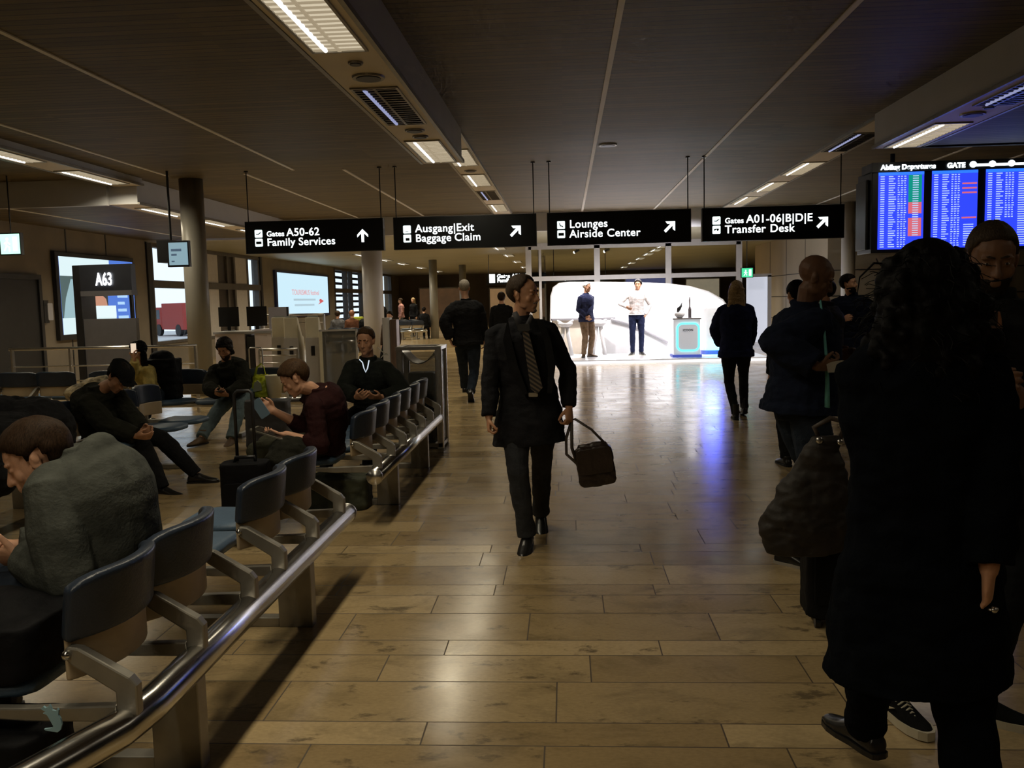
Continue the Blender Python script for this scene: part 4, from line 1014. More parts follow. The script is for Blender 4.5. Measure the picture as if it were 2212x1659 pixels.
bo = bowl.add(vs, fs).build('bowl_lid', M_steel, bx, True); sd = bo.modifiers.new('s','SOLIDIFY'); sd.thickness = .012
M_smoke = mat('tinted_glass', (.10,.10,.09), .1, alpha=.45, nz=.05)
MB().box(.05,.01,.08,BW-.05,.02,BH-.02).build('front_glass', M_smoke, bx); MB().box(BW-.02,.05,.08,BW-.01,BD-.05,BH-.02).build('side_glass', M_smoke, bx)
MB().rbox(.09,.08,.05,BW-.09,BD-.08,.80,.05).build('inner_bin', mat('bin_brown', (.05,.045,.035), .5, nz=.1), bx)
MB().box(.0,.0,.02,BW,BD,.06).build('base', M_cast, bx)
# ------------------------------------------------------------ linked seats
def seat_row(label, loc, rz, n, pitch=.475, start=0.0, skip_back=(), skip_seat=(), posts=(), y_end=None, bend=False, y_beg=None, low=False, group='rows of linked navy seats', slots=None, brs=None):
    t = thing('linked_seat_row', label, 'seat row', loc, rz, group)
    ye = y_end if y_end is not None else start+n*pitch+.15; yb = y_beg if y_beg is not None else start-.15
    path = [(0, yb, .35), (0, ye, .35)]
    if bend:
        path = [(-.62,-2.0+2.37,.35),(-.52,-1.45+2.37,.35),(-.36,-.95+2.37,.35),(-.19,-.5+2.37,.35),(-.08,-.2+2.37,.35),(-.02,-.04+2.37,.35),(0,.12+2.37,.35),(0,ye,.35)]
    tb = MB().tube(path, .055, 20, True); tb.build('beam_tube', M_chrome, t, True)
    cp = MB().rings([((0,ye,.35),(.058,0,0),(0,0,.058)),((0,ye+.012,.35),(.058,0,0),(0,0,.058)),((0,ye+.018,.35),(.045,0,0),(0,0,.045))], 20); cp.build('end_cap', M_steel, t, True)
    if not bend: MB().rings([((0,yb-.012,.35),(.058,0,0),(0,0,.058)),((0,yb,.35),(.058,0,0),(0,0,.058))], 20).build('end_cap', M_steel, t, True)
    def bracket(y):
        # bent flat arm rising from the tube to the foot of the backrest
        a = MB()
        pts = [(.035,.385),(-.03,.385),(-.03,.455),(-.155,.535),(-.185,.565),(-.165,.59),(-.13,.585),(.015,.500),(.035,.475)]
        a.prism(list(reversed(pts)), y-.018, y+.018, 'y')
        a.build('back_bracket', M_cast, t, bevel=.006)
        b = MB().prism([(-.03,.365),(-.03,.415),(-.30,.405),(-.46,.405),(-.46,.375),(-.30,.365)][::-1], y-.016, y+.016, 'y')
        b.build('seat_bracket', M_cast, t, bevel=.005)
        MB().ell((-.165, y-.022, .567), .014, .012, .014).build('bolt', M_chrome, t, True)
    for y in (brs or [start+i*pitch for i in range(n+1)]): bracket(y)
    for i, (y0, y1) in enumerate(slots or [(start+i*pitch, start+(i+1)*pitch) for i in range(n)]):
        ym = (y0+y1)/2; pitch = y1-y0
        if i not in skip_seat:
            s_ = MB(); R = []
            for u, w_, z, h in ((-.33,.17,.425,.02),(-.36,.20,.43,.030),(-.50,.212,.425,.032),(-.64,.205,.43,.030),(-.71,.17,.43,.026),(-.74,.10,.425,.014)):
                R.append(((u, ym, z), (0, w_, 0), (0, 0, h)))
            vs = []; 
            for c, ax, ay in R:
                for k in range(20):
                    a = 2*pi*k/20; ca, sa = cos(a), sin(a); e = .55
                    p_ = V(c)+V(ax)*(abs(ca)**e*(1 if ca > 0 else -1))+V(ay)*(abs(sa)**e*(1 if sa > 0 else -1)); vs.append(p_)
            m_ = len(R); fs = [(q*20+k, q*20+(k+1)%20, (q+1)*20+(k+1)%20, (q+1)*20+k) for q in range(m_-1) for k in range(20)]+[tuple(range(19,-1,-1)), tuple(range((m_-1)*20, m_*20))]
            s_.add(vs, fs).build('seat', M_blue, t, True)
        if i not in skip_back:
            def shell(z0, z1, x_out, th, y_in, tilt, m, nm, rt=.0):
                vs = []; fs = []; A = 14; Bn = 8
                for j in range(Bn+1):
                    v = j/Bn; z = lerp(z0, z1, v)
                    for i2 in range(A+1):
                        u = i2/A*2-1; yy = u*(pitch/2-y_in)
                        zz = z-(rt*(abs(u)**6))*(v**3)
                        xx = x_out-.085*abs(u)**2.2+tilt*(v)
                        vs.append((xx, ym+yy, zz))
                for j in range(Bn):
                    for i2 in range(A): k = j*(A+1)+i2; fs.append((k, k+1, k+A+2, k+A+1))
                o = MB().add(vs, fs).build(nm, m, t, True)
                q = o.modifiers.new('s', 'SOLIDIFY'); q.thickness = th; q.offset = 1
                q = o.modifiers.new('b', 'BEVEL'); q.width = th*.4; q.segments = 3; q.limit_method = 'ANGLE'
                return o
            b = shell(.600, .79, -.115, .045, .010, .02, M_leather, 'backrest', .03)
            s2 = shell(.475, .605, -.112, .02, .020, .0, M_shell, 'back_shell')
    for y in posts:
        MB().box(-.13, y-.035, 0, .035, y+.035, .31).build('leg', M_cast, t, bevel=.004)
        MB().box(-.62, y-.03, 0, -.13, y+.03, .045).build('foot_bar', M_cast, t, bevel=.004)
    return t
seat_row('row of navy linked seats closest to the viewer, where the man in grey sits', (-1.28, 0, 0), 0, 4, .478, slots=[(2.37,2.84),(2.84,3.33),(3.71,4.21),(4.22,4.73)], brs=[2.37,2.84,3.34,3.71,4.22,4.74], posts=(2.78, 4.08), y_end=4.90, bend=True)
seat_row('second row of navy linked seats, ending at the litter bin', (-1.345, 0, 0), 0, 6, .485, 6.04, posts=(6.62, 8.1), y_end=8.98, y_beg=5.95)
seat_row('row of linked seats where the man in the flat cap sits, facing the aisle', (-4.35, 0, 0), pi, 9, .5, -8.75, posts=(-5.0, -6.6, -8.2))
seat_row('row of linked seats under the man with the phone', (0, 10.75, 0), pi/2, 5, .5, 3.45, posts=(3.9, 5.4))
seat_row('dark seat row seen from behind in front of the railing', (0, 10.55, 0), -pi/2, 4, .5, -8.2, posts=(-7.9, -6.6))
seat_row('far seat row behind the boarding gates, seen from behind', (0, 27.6, 0), -pi/2, 3, .5, -7.6, posts=(-7.3, -6.4), low=True)
seat_row('distant seat row in front of the standing people', (0, 38.5, 0), -pi/2, 3, .52, -8.0, posts=(-7.7, -6.8))
seat_row('distant seat row beside the far grey column', (0, 36.2, 0), -pi/2, 2, .52, -6.95, posts=(-6.8, -6.2))
# ------------------------------------------------------------ clothes and hair
f_black = fabric('black_cloth', (.012,.012,.013)); f_coat = fabric('dark_coat_cloth', (.014,.014,.016)); f_navy = fabric('navy_jacket_cloth', (.010,.014,.030))
f_grey = fabric('grey_green_knit', (.075,.08,.07)); f_jean = fabric('faded_denim', (.14,.19,.21)); f_djean = fabric('dark_denim', (.022,.030,.045))
f_maroon = fabric('maroon_knit', (.026,.008,.008)); f_olive = fabric('olive_black_cloth', (.018,.018,.013)); f_yellow = fabric('yellow_knit', (.62,.50,.18))
f_trs = fabric('charcoal_trousers', (.035,.037,.042)); f_khaki = fabric('khaki_cloth', (.24,.16,.10)); f_white = fabric('white_shirt_cloth', (.72,.66,.62))
f_blazer = fabric('navy_blazer_cloth', (.03,.035,.08)); f_teal = fabric('teal_cloth', (.12,.34,.32)); f_dol = fabric('dark_olive_trousers', (.06,.06,.04))
f_wcoat = fabric('deep_black_coat', (.004,.005,.007), .95, .03); f_pink = fabric('pink_cloth', (.5,.25,.22)); f_ngrey = fabric('grey_cloth', (.12,.12,.13))
f_bl2 = fabric('blue_black_coat', (.012,.016,.05))
h_dark = hairmat('dark_hair', (.014,.010,.008)); h_brown = hairmat('brown_hair', (.035,.020,.011))
h_lbrown = hairmat('light_brown_hair', (.065,.036,.018))
h_grey = hairmat('grey_hair', (.35,.31,.26)); h_blond = hairmat('blonde_hair', (.42,.30,.16))
h_black = hairmat('black_hair', (.0025,.002,.002)); h_stub = hairmat('greying_brown_hair', (.055,.038,.026))
l_black = mat('black_shoe_leather', (.012,.011,.010), .3, nz=.2); l_brown = mat('brown_suede', (.13,.08,.045), .6, nz=.2)
sk_f = skin_mat(); sk_t = skin_mat('skin_tan', (.56,.29,.17)); sk_b = skin_mat('skin_brown', (.15,.075,.042))
SH = lambda m, **k: dict(m=m, **k)
# ---- man walking with the bag
wm = person('man in long dark coat and striped tie walking towards the viewer, swinging a shoulder bag', (-.215, 5.5, 0), H=1.73, face=178,
    hip=W(1142,868,5.52), neck=W(1124,694,5.5), head=W(1132,636,5.48), look=(.90,-.42,-.02), hands={'R': W(1056,905,5.36), 'L': W(1229,880,5.42)},
    elb={'R': (-.8,.7,-.2), 'L': (.7,.8,-.2)}, feet={'R': W(1138,1155,5.38), 'L': W(1168,1118,5.86)}, toe={'R': (-.12,-1,-.16), 'L': (.05,-1,-.45)},
    curl=(1.1,1.0), skin=sk_t, detail=2, seed=3, palm={'R': (.9,.1,.2), 'L': (-.7,.6,.2)}, hd={'R': (.02,-.25,-1)},
    top=dict(name='coat', m=f_coat, bulk=.030, hem=-.50, flare=.07, sleeve=1.08, cuffat=.97, wr=.010, collar=.03), legs=dict(m=f_trs, loose=1.0, cuff=.060), shoes=SH(l_black), hair=dict(style='receding', m=h_stub))
r = wm['root']; o = wm['off']
def part(mb, nm, m, rt_, off, sm=False, **k): return mb.build(nm, m, rt_, sm, off=off, **k)
tp = [W(x, y, 5.30) for x, y in ((1127,712),(1140,711),(1146,735),(1172,838),(1160,852),(1146,840),(1131,738))]
tm = mat('striped_tie', (.03,.03,.03), .5); NTt = NT(tm); t_ = tm.node_tree; tc = t_.nodes.new('ShaderNodeTexCoord'); wv = t_.nodes.new('ShaderNodeTexWave')
mpn = t_.nodes.new('ShaderNodeMapping'); mpn.inputs['Rotation'].default_value = (0, radians(-35), 0); wv.bands_direction = 'Z'; wv.inputs['Scale'].default_value = 14
t_.links.new(tc.outputs['Object'], mpn.inputs[0]); t_.links.new(mpn.outputs[0], wv.inputs['Vector'])
t_.links.new(NTt.ramp(wv.outputs['Fac'], [(.45, (.02,.02,.022)), (.6, (.15,.115,.08))]), t_.nodes['Principled BSDF'].inputs['Base Color'])
part(MB().prism([(p.x, p.z) for p in tp][::-1], 5.315, 5.345, 'y'), 'tie', tm, r, o)
part(MB().rbox(W(1118,706,5.3).x, 5.305, W(1118,716,5.3).z, W(1144,700,5.3).x, 5.345, W(1118,700,5.3).z, .012, 3, 'y'), 'tie_knot', mat('dark_tie_knot', (.03,.03,.03), .5, nz=.1), r, o)
col_ = MB(); nb = wm['neck']
col_.tube([nb+V((0,.005,-.01)), nb+V((.004,-.01,.03))], [.070,.058], 18)
for pl_ in ([(1106,676),(1116,672),(1132,702),(1120,716)], [(1146,678),(1152,686),(1140,712),(1134,702)]): col_.prism([(W(x,y,5.33).x, W(x,y,5.33).z) for x, y in pl_][::-1], 5.325, 5.37, 'y')
part(col_, 'shirt_collar', fabric('grey_shirt_cloth', (.07,.07,.075)), r, o, True)
la = MB()
for pts in (((1096,690),(1103,730),(1118,790),(1140,850),(1132,855),(1100,800),(1086,735)), ((1158,690),(1176,740),(1184,800),(1182,850),(1192,850),(1200,790),(1190,735),(1172,690))):
    la.prism([(W(x,y,5.31).x, W(x,y,5.31).z) for x, y in pts][::-1], 5.325, 5.36, 'y')
part(la, 'lapel', f_black, r, o)
bk = W(1152,852,5.34); part(MB().rbox(bk.x-.028, 5.315, bk.z-.012, bk.x+.028, 5.34, bk.z+.012, .004, 2, 'y'), 'belt_buckle', M_steel, r, o)
bd = MB(); HH = wm
q = lambda x, y, z: HH['head']+(HH['HX']*x+HH['HY']*y+HH['HZ']*z)*HH['s']
bd.tube([q(0,.088,-.05), q(0,.084,-.07), q(0,.08,-.095)], .006, 8, True, True); bd.tube([q(-.024,.079,-.056), q(0,.092,-.049), q(.024,.079,-.056)], [.004,.007,.004], 8, True, True); bd.ell(q(0,.0655,-.101), .0225*.98, .0185, .017)
me_ = remesh(bd, 'goatee', .004, 1, .001, 60, 1, off=o); mobj('goatee', me_, mat('grey_stubble', (.16,.13,.11), .6, nz=.3, ns=60), r)
# his bag
bc = W(1286, 1003, 5.36); bg = thing('shoulder_bag', 'dark brown leather shoulder bag swinging from the walking man in the coat', 'bag', bc)
Rb = Matrix.Rotation(radians(-8), 3, 'Y')
mb = MB(); pts = rrect(-.115,-.13,.115,.115,.035,5); mb.prism(pts, -.045, .045, 'y'); mb.rings([((0,0,.10),(.11,0,0),(0,.035,0)),((0,0,.135),(.085,0,0),(0,.02,0))], 16)
mb.v = [tuple(Rb@V(p)) for p in mb.v]; bag_l = mat('brown_bag_leather', (.030,.019,.015), .32, nz=.3, ns=14, bump=.3, bs=40)
mobj('bag_body', remesh(mb, 'bag', .006, 3, .006, 14, 2), bag_l, bg)
fp = MB(); fp.prism(rrect(-.110,-.05,.110,.11,.03,4), -.058, -.045, 'y'); fp.v = [tuple(Rb@V(p)) for p in fp.v]; fp.build('front_flap', bag_l, bg, bevel=.004)
hpt = W(1238, 905, 5.40)-bc
MB().tube([Rb@V((.085,0,.11)), (hpt+Rb@V((.085,0,.11)))/2+V((.01,0,.015)), hpt+V((.01,0,.0)), hpt+V((-.01,0,-.01)), Rb@V((-.115,0,.06))+V((-.02,0,.06)), Rb@V((-.105,0,-.0))], .008, 8, flat=1.6).build('strap', mat('strap_brown', (.06,.045,.035), .5, nz=.2), bg, True)
MB().tube([hpt+V((-.01,0,-.01)), hpt+V((-.045,0,-.12)), hpt+V((-.045,0,-.22)), Rb@V((-.11,0,.02))], .007, 8, flat=1.6).build('strap', mat('strap_brown', (.06,.045,.035)), bg, True)
# ---- bald man with paper
bm = person('bald man in bulky navy jacket standing sideways and holding a slip of paper', (1.36, 5.1, 0), H=1.80, face=-72,
    hip=W(1727,868,5.1), neck=W(1741,668,5.1), head=W(1763,600,5.08), look=(.86,-.20,-.42), hands={'R': W(1766,792,4.77), 'L': W(1800,770,5.3)}, elb={'R': (-.6,-.4,-.6), 'L': (-.3,.5,-.7)},
    feet={'R': V((1.245,5.02,.085)), 'L': V((1.42,5.30,.085))}, toe={'R': (.75,-.65,0), 'L': (.9,.1,0)}, curl=(.75,.6), skin=sk_b, detail=2, seed=8, palm={'R': (.2,.7,.6)}, hd={'R': (1,.12,.08)},
    top=dict(m=f_navy, bulk=.062, hem=-.10, flare=.12, belly=.06, sleeve=1.3, cuffat=.93, wr=.014, collar=.05), legs=dict(m=f_djean, loose=1.25, cuff=.075), shoes=SH(l_black, sm=mat('pale_sole', (.35,.32,.27), .5, nz=.1)), hair=dict(style='none', m=h_black))
r = bm['root']; o = bm['off']
sc1 = MB().tube([W(1772,650,4.93), W(1779,700,4.86), W(1784,760,4.84), W(1787,820,4.84), W(1787,880,4.84)], [.012,.016,.018,.026,.034], 8, True, False, .35)
part(sc1, 'shirt_edge', f_teal, r, o, True)
pa = W(1826,792,4.75); pp = thing('paper_slip', 'pale paper slip held by the bald man', 'paper', pa)
MB().add([(-.10,0,.022),(-.02,0,.035),(.06,-.01,.02),(.05,-.01,-.045),(-.03,0,-.03),(-.09,0,-.03)], [(0,1,4,5),(1,2,3,4)]).build('sheet', mat('paper', (.42,.38,.31), .7, nz=.05), pp).modifiers.new('s','SOLIDIFY').thickness = .001
# ---- woman with big curly hair, closest
cw = person('woman with big black curly hair and knee length black coat seen from behind', (.95, 2.28, 0), H=1.68, face=4, female=True,
    hip=W(1985,1172,2.28), neck=W(1990,730,2.28), head=W(1992,622,2.30), look=(-.25,.95,-.05), hands={'R': W(2140,1300,2.12), 'L': W(1885,1090,2.46)}, elb={'R': (.8,-.5,0), 'L': (-.15,-1,-.1)},
    feet={'L': G(1862,1668,0)+V((0,0,.085)), 'R': V((1.0,2.10,.085))}, toe={'L': (-.35,.9,0), 'R': (.1,1,0)}, curl=(.6,.9), skin=sk_t, detail=2, seed=11, palm={'R': (-.8,.5,0)}, hd={'R': (.03,.1,-1)},
    top=dict(name='coat', m=f_wcoat, bulk=.040, hem=-.66, flare=.06, sleeve=1.25, cuffat=.96, wr=.012, collar=.05), legs=dict(m=f_wcoat, loose=1.12, cuff=.064), shoes=SH(l_black), hair=dict(style='short', m=h_black))
r = cw['root']; o = cw['off']; hc = cw['head']; HK = .89
mb = MB(); random.seed(5)
for i in range(150):
    a = random.uniform(0, 2*pi); z = random.uniform(-.27, .085); 
    rad = interp([(-.25,.108),(-.14,.138),(-.03,.125),(.05,.09),(.085,.054)], z)[0]*random.uniform(.75,1.0)
    p = hc+V((cos(a)*rad*1.12, sin(a)*rad*.80-.045, z)); s_ = random.uniform(.014,.028); mb.ell(p, s_, s_, s_*1.2, None, 8, 6)
mb.rings([(hc+V((0,-.05,z)), V((interp([(-.25,.108),(-.14,.138),(-.03,.125),(.05,.09),(.09,.054)], z)[0],0,0)), V((0,interp([(-.25,.108),(-.14,.138),(-.03,.125),(.05,.09),(.09,.054)], z)[0]*.72,0))) for z in (-.27,-.2,-.12,-.04,.02,.06,.085)], 20)
mobj('curls', remesh(mb, 'curls', .008, 1, .006, 45, 4, off=o), h_black, r)
st = MB()
for i in range(260):
    a = random.uniform(0, 2*pi); z = random.uniform(-.26, .09); rad = interp([(-.25,.108),(-.14,.138),(-.03,.125),(.05,.09),(.09,.054)], z)[0]*.95
    d = V((cos(a), sin(a)*.8, random.uniform(-.3,.5))).normalized(); p = hc+V((cos(a)*rad*1.12, sin(a)*rad*.8-.045, z)); pts = [p]; 
    for k in range(5):
        d = (d+V((random.uniform(-.6,.6), random.uniform(-.6,.6), random.uniform(-.75,.35)))).normalized(); pts.append(pts[-1]+d*random.uniform(.008,.017))
    st.tube(pts, .0011, 3, False)
st.tube([hc+V((-.09,-.03,.06)), hc+V((-.13,-.03,.065)), hc+V((-.165,-.03,.03)), hc+V((-.17,-.03,-.01))], [.003,.0028,.002,.001], 5)
hs = part(st, 'loose_strands', h_black, r, o); hs['kind'] = 'stuff'
dd_ = V((.03,.1,-1)).normalized(); rg = cw['WR']['R']+dd_*.100+V((.006,-.012,0)); part(MB().tube([rg+V((.012*cos(a), .012*sin(a)*.8, 0)) for a in [2*pi*k/12 for k in range(13)]], .0035, 6).ell(rg+V((0,-.012,0)), .008,.004,.007), 'ring', M_steel, r, o, True)
# ---- bearded man in plaid beside her
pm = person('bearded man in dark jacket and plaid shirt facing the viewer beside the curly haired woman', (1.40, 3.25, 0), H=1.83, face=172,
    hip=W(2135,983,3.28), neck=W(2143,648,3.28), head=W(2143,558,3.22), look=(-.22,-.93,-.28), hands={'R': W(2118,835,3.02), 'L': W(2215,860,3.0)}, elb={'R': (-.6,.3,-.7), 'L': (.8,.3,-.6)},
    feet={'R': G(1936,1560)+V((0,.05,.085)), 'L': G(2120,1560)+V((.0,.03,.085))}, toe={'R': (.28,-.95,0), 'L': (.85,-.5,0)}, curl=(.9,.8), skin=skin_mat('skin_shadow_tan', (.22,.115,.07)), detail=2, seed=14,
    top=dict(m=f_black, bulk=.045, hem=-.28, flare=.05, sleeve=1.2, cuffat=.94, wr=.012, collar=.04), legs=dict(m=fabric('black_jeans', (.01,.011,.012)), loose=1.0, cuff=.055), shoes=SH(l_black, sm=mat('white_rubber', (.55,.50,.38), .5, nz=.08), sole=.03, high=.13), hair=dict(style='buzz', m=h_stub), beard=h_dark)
for k_ in 'RL': pm['shoe'+k_][0].data.materials[0] = fabric('black_suede', (.008,.008,.008))
r = pm['root']; o = pm['off']
pmn = mat('plaid_cloth', (.05,.03,.02), .8); N = NT(pmn); t_ = pmn.node_tree; tc = t_.nodes.new('ShaderNodeTexCoord'); sx = t_.nodes.new('ShaderNodeSeparateXYZ'); t_.links.new(tc.outputs['Object'], sx.inputs[0])
sx1 = N.m('LESS_THAN', N.m('FRACT', N.m('MULTIPLY', sx.outputs[0], 17)), .22); sx2 = N.m('LESS_THAN', N.m('FRACT', N.m('MULTIPLY', sx.outputs[2], 17)), .22)
t_.links.new(N.mix(sx2, N.mix(sx1, (.02,.014,.012), (.28,.12,.06)), (.14,.07,.05)), t_.nodes['Principled BSDF'].inputs['Base Color'])
fz = 3.28-.195
vp = [(W(x,y,fz).x, W(x,y,fz).z) for x, y in ((2122,672),(2160,672),(2166,700),(2160,780),(2150,830),(2132,830),(2118,780),(2114,700))]
part(MB().prism(vp[::-1], fz-.005, fz+.03, 'y'), 'shirt_front', pmn, r, o, bevel=.005)
shR_, Q, sd, un, td = pm['shoeR']
def Q2(f, w_, u): return Q(f, u)+sd*w_
sdn = -1 if (Q2(0,1,0)-Q2(0,0,0)).x > 0 else 1     # outer side faces the aisle, image left
swo = [(-.062,.055),(-.035,.032),(.010,.030),(.075,.062),(.012,.048),(-.020,.052),(-.050,.085)]
vs = [Q2(f, sdn*interp([(-.08,.030),(-.02,.0405),(.04,.042),(.10,.046)], f)[0]+sdn*.001, u) for f, u in swo]
n_ = len(swo); so_ = MB().add(vs+[v+sd*sdn*.004 for v in vs], [(i,(i+1)%n_,n_+(i+1)%n_,n_+i) for i in range(n_)]+[tuple(range(n_-1,-1,-1)), tuple(range(n_,2*n_))])
q_ = part(so_, 'side_mark', mat('cream_mark', (.62,.56,.40), .5, nz=.05), r, o); q_.parent = shR_
lc = MB()
for k in range(8):
    f = .022+k*.0135; u = .098-k*.0075
    lc.tube([Q2(f,-.022,u-.010), Q2(f+.003,0,u+.004), Q2(f,.022,u-.010)], .0038, 6, True, True)
lc.tube([Q2(.02,-.02,.09), Q2(.0,-.015,.125), Q2(-.01,.0,.135), Q2(.0,.015,.125), Q2(.02,.02,.09)], .006, 6)
q_ = part(lc, 'laces', mat('cream_laces', (.58,.54,.42), .7, nz=.05), r, o, True); q_.parent = shR_
AN = pm['AN']['R']; part(MB().tube([AN+V((0,0,.055)), AN+V((0,0,.085))], .062, 16), 'trouser_cuff', fabric('denim_cuff', (.06,.08,.08)), r, o, True)
# person at the picture edge behind him
person('person in dark clothes at the edge of the crowd, only shoes in view', (2.52, 4.62, 0), H=1.75, face=150, feet={'R': V((2.40,4.66,.085)), 'L': V((2.65,4.6,.085))}, toe={'R': (-.5,-.8,0)}, detail=1, seed=17,
    top=dict(m=f_olive, hem=-.2, bulk=.035), legs=dict(m=f_black, loose=1.1), shoes=SH(mat('dark_brown_shoe', (.06,.035,.02), .35, nz=.2)), hair=dict(style='short', m=h_dark), skin=sk_t)
# ---- blonde woman walking away
b0 = G(1598,905)
person('woman with long blonde hair in dark blue coat walking away towards the lounge', b0, H=1.74, face=-3, female=True, hip=W(1590,755,b0.y), neck=W(1589,657,b0.y), head=W(1590,628,b0.y), look=(.1,1,0),
    hands={'L': W(1556,742,b0.y+.28), 'R': W(1618,742,b0.y+.28)}, elb={'L': (-1,-.35,-.3), 'R': (1,-.3,-.3)}, feet={'L': b0+V((-.06,-.05,.085)), 'R': b0+V((.10,.22,.12))}, toe={'R': (.05,1,-.2)}, detail=1, seed=21, skin=sk_f,
    top=dict(name='coat', m=f_bl2, bulk=.050, hem=-.16, flare=.06, sleeve=1.35, wr=.012, collar=.04), legs=dict(m=f_black, loose=.92, cuff=.05), shoes=SH(l_black, high=.2), hair=dict(style='long', m=h_blond, len=.28, w=.10))
# ---- man walking away on the window side of the aisle
p0 = V((-1.62, 13.6, 0))
person('grey haired man in dark jacket walking away beyond the litter bin', p0, H=1.86, face=3, hip=W(1010,736,13.6), neck=W(1006,650,13.6), head=W(1003,622,13.65), look=(-.1,1,-.1),
    hands={'L': W(972,732,13.5), 'R': W(1045,735,13.75)}, elb={'L': (-.9,-.5,0), 'R': (.9,-.5,0)}, feet={'R': W(1017,846,13.3), 'L': W(1004,835,14.1)}, toe={'R': (.0,.7,-.75), 'L': (0,1,0)}, detail=1, seed=23, skin=sk_f,
    top=dict(m=f_black, bulk=.055, hem=-.10, flare=.04, sleeve=1.35, wr=.012, collar=.04), legs=dict(m=f_djean, loose=1.1, cuff=.065), shoes=SH(l_black), hair=dict(style='buzz', m=h_grey))
person('man in dark coat far down the aisle, mostly hidden behind the walking man', W(1085,640,19)*V((1,1,0)) if False else V((W(1083,640,19).x, 19, 0)), H=1.74, face=0, detail=0, seed=25, top=dict(m=f_black, bulk=.04, hem=-.2), legs=dict(m=f_black), shoes=SH(l_black), hair=dict(style='short', m=h_brown), skin=sk_f)
# ---- lounge staff
g0 = G(1268,771,.08); g0 = V((g0.x, g0.y, .08))
y_ = g0.y
person('man in navy blazer and khaki trousers standing on the lounge floor with clasped hands', g0, H=1.88, face=-140, head=W(1268,620,y_-.02), look=(.85,-.5,-.1), detail=1, seed=27, skin=sk_t,
    hands={'R': W(1266,684,y_-.22), 'L': W(1272,682,y_-.22)}, elb={'R': (-.8,.2,-.5), 'L': (.7,.4,-.5)}, toe={'R': (-.1,-1,0), 'L': (.8,-.5,0)},
    top=dict(m=f_blazer, bulk=.030, hem=-.22, sleeve=1.1, wr=.006), legs=dict(m=f_khaki, loose=1.1, cuff=.06), shoes=SH(l_brown), hair=dict(style='buzz', m=mat('white_hair', (.7,.66,.6), .5, nz=.1)))
g1 = G(1376,767,.08); g1 = V((g1.x, g1.y, .08)); y_ = g1.y
wsm = person('man in white shirt and dark trousers talking on the lounge floor, one hand in pocket', g1, H=1.93, face=178, head=W(1378,615,y_-.02), look=(-.3,-1,.05), detail=1, seed=29, skin=sk_t,
    hands={'R': W(1354,664,y_-.2), 'L': W(1395,680,y_-.02)}, elb={'R': (-.9,.3,-.5), 'L': (1,.4,0)}, toe={'R': (-.5,-1,0), 'L': (.4,-1,0)},
    top=dict(name='shirt', m=f_white, bulk=.018, hem=-.02, sleeve=1.05, wr=.006, collar=.02), legs=dict(m=fabric('midnight_trousers', (.015,.02,.05)), loose=.95, cuff=.05), shoes=SH(l_black, sm=mat('white_rubber', (.55,.5,.38))), hair=dict(style='short', m=h_dark))
# ---- people by the far panel wall
c0 = V((W(1838,700,12).x, 12, 0))
person('bearded man in dark parka standing by the beige wall, looking away from the board', c0, H=1.79, face=165, head=W(1834,613,11.95), look=(.75,-.6,.1), detail=1, seed=31, skin=sk_f, hands={'R': W(1822,690,11.75), 'L': W(1862,735,11.9)},
    top=dict(m=f_navy, bulk=.07, hem=-.32, sleeve=1.4, wr=.015, collar=.06), legs=dict(m=f_black), shoes=SH(l_black), hair=dict(style='short', m=h_dark), beard=h_dark)
c1 = V((W(1785,700,9.2).x, 9.2, 0))
person('person in dark grey coat half hidden behind the bald man', c1, H=1.70, face=60, detail=1, seed=33, skin=sk_f, top=dict(m=fabric('dark_grey_coat', (.03,.03,.035)), bulk=.06, hem=-.3, sleeve=1.3, collar=.05), legs=dict(m=f_black), shoes=SH(l_black), hair=dict(style='short', m=h_dark))
c2 = V((W(1722,700,8).x, 8, 0))
person('person with black hair hidden behind the bald man, only the crown in view', c2, H=1.68, face=10, detail=1, seed=35, skin=sk_f, top=dict(m=f_black, bulk=.04, hem=-.2), legs=dict(m=f_black), shoes=SH(l_black), hair=dict(style='short', m=h_black))
# ---- seated people
s1 = person('man in grey sweater hunched forward on the seat row closest to the viewer', (-1.75, 3.0, 0), H=1.90, face=90, hip=(-1.69,3.0,.56), neck=W(160,985,3.0), head=W(78,992,2.93), look=(-.80,-.36,-.42), hup=(-.3,0,.95), arch=.13,
    hands={'L': W(52,1200,2.90), 'R': W(20,1182,3.02)}, elb={'L': (.5,-.3,-.8), 'R': (.3,.3,-.9)}, hd={'L': (-1,.1,-.1), 'R': (-1,-.1,-.1)}, palm={'L': (0,.8,.5), 'R': (0,-.8,.5)}, feet={'L': (-2.22,2.95,.085), 'R': (-2.25,3.2,.085)}, knee={'L': (-.8,0,1), 'R': (-.8,0,1)},
    detail=2, seed=41, skin=sk_f, curl=(.8,.8), top=dict(name='sweater', m=f_grey, bulk=.050, hem=-.16, sit=True, sleeve=1.35, cuffat=.9, wr=.006, wf=5, belly=.03, collar=.035, hood=True), legs=dict(m=f_djean, loose=1.15), shoes=SH(l_black), hair=dict(style='short', m=h_brown))
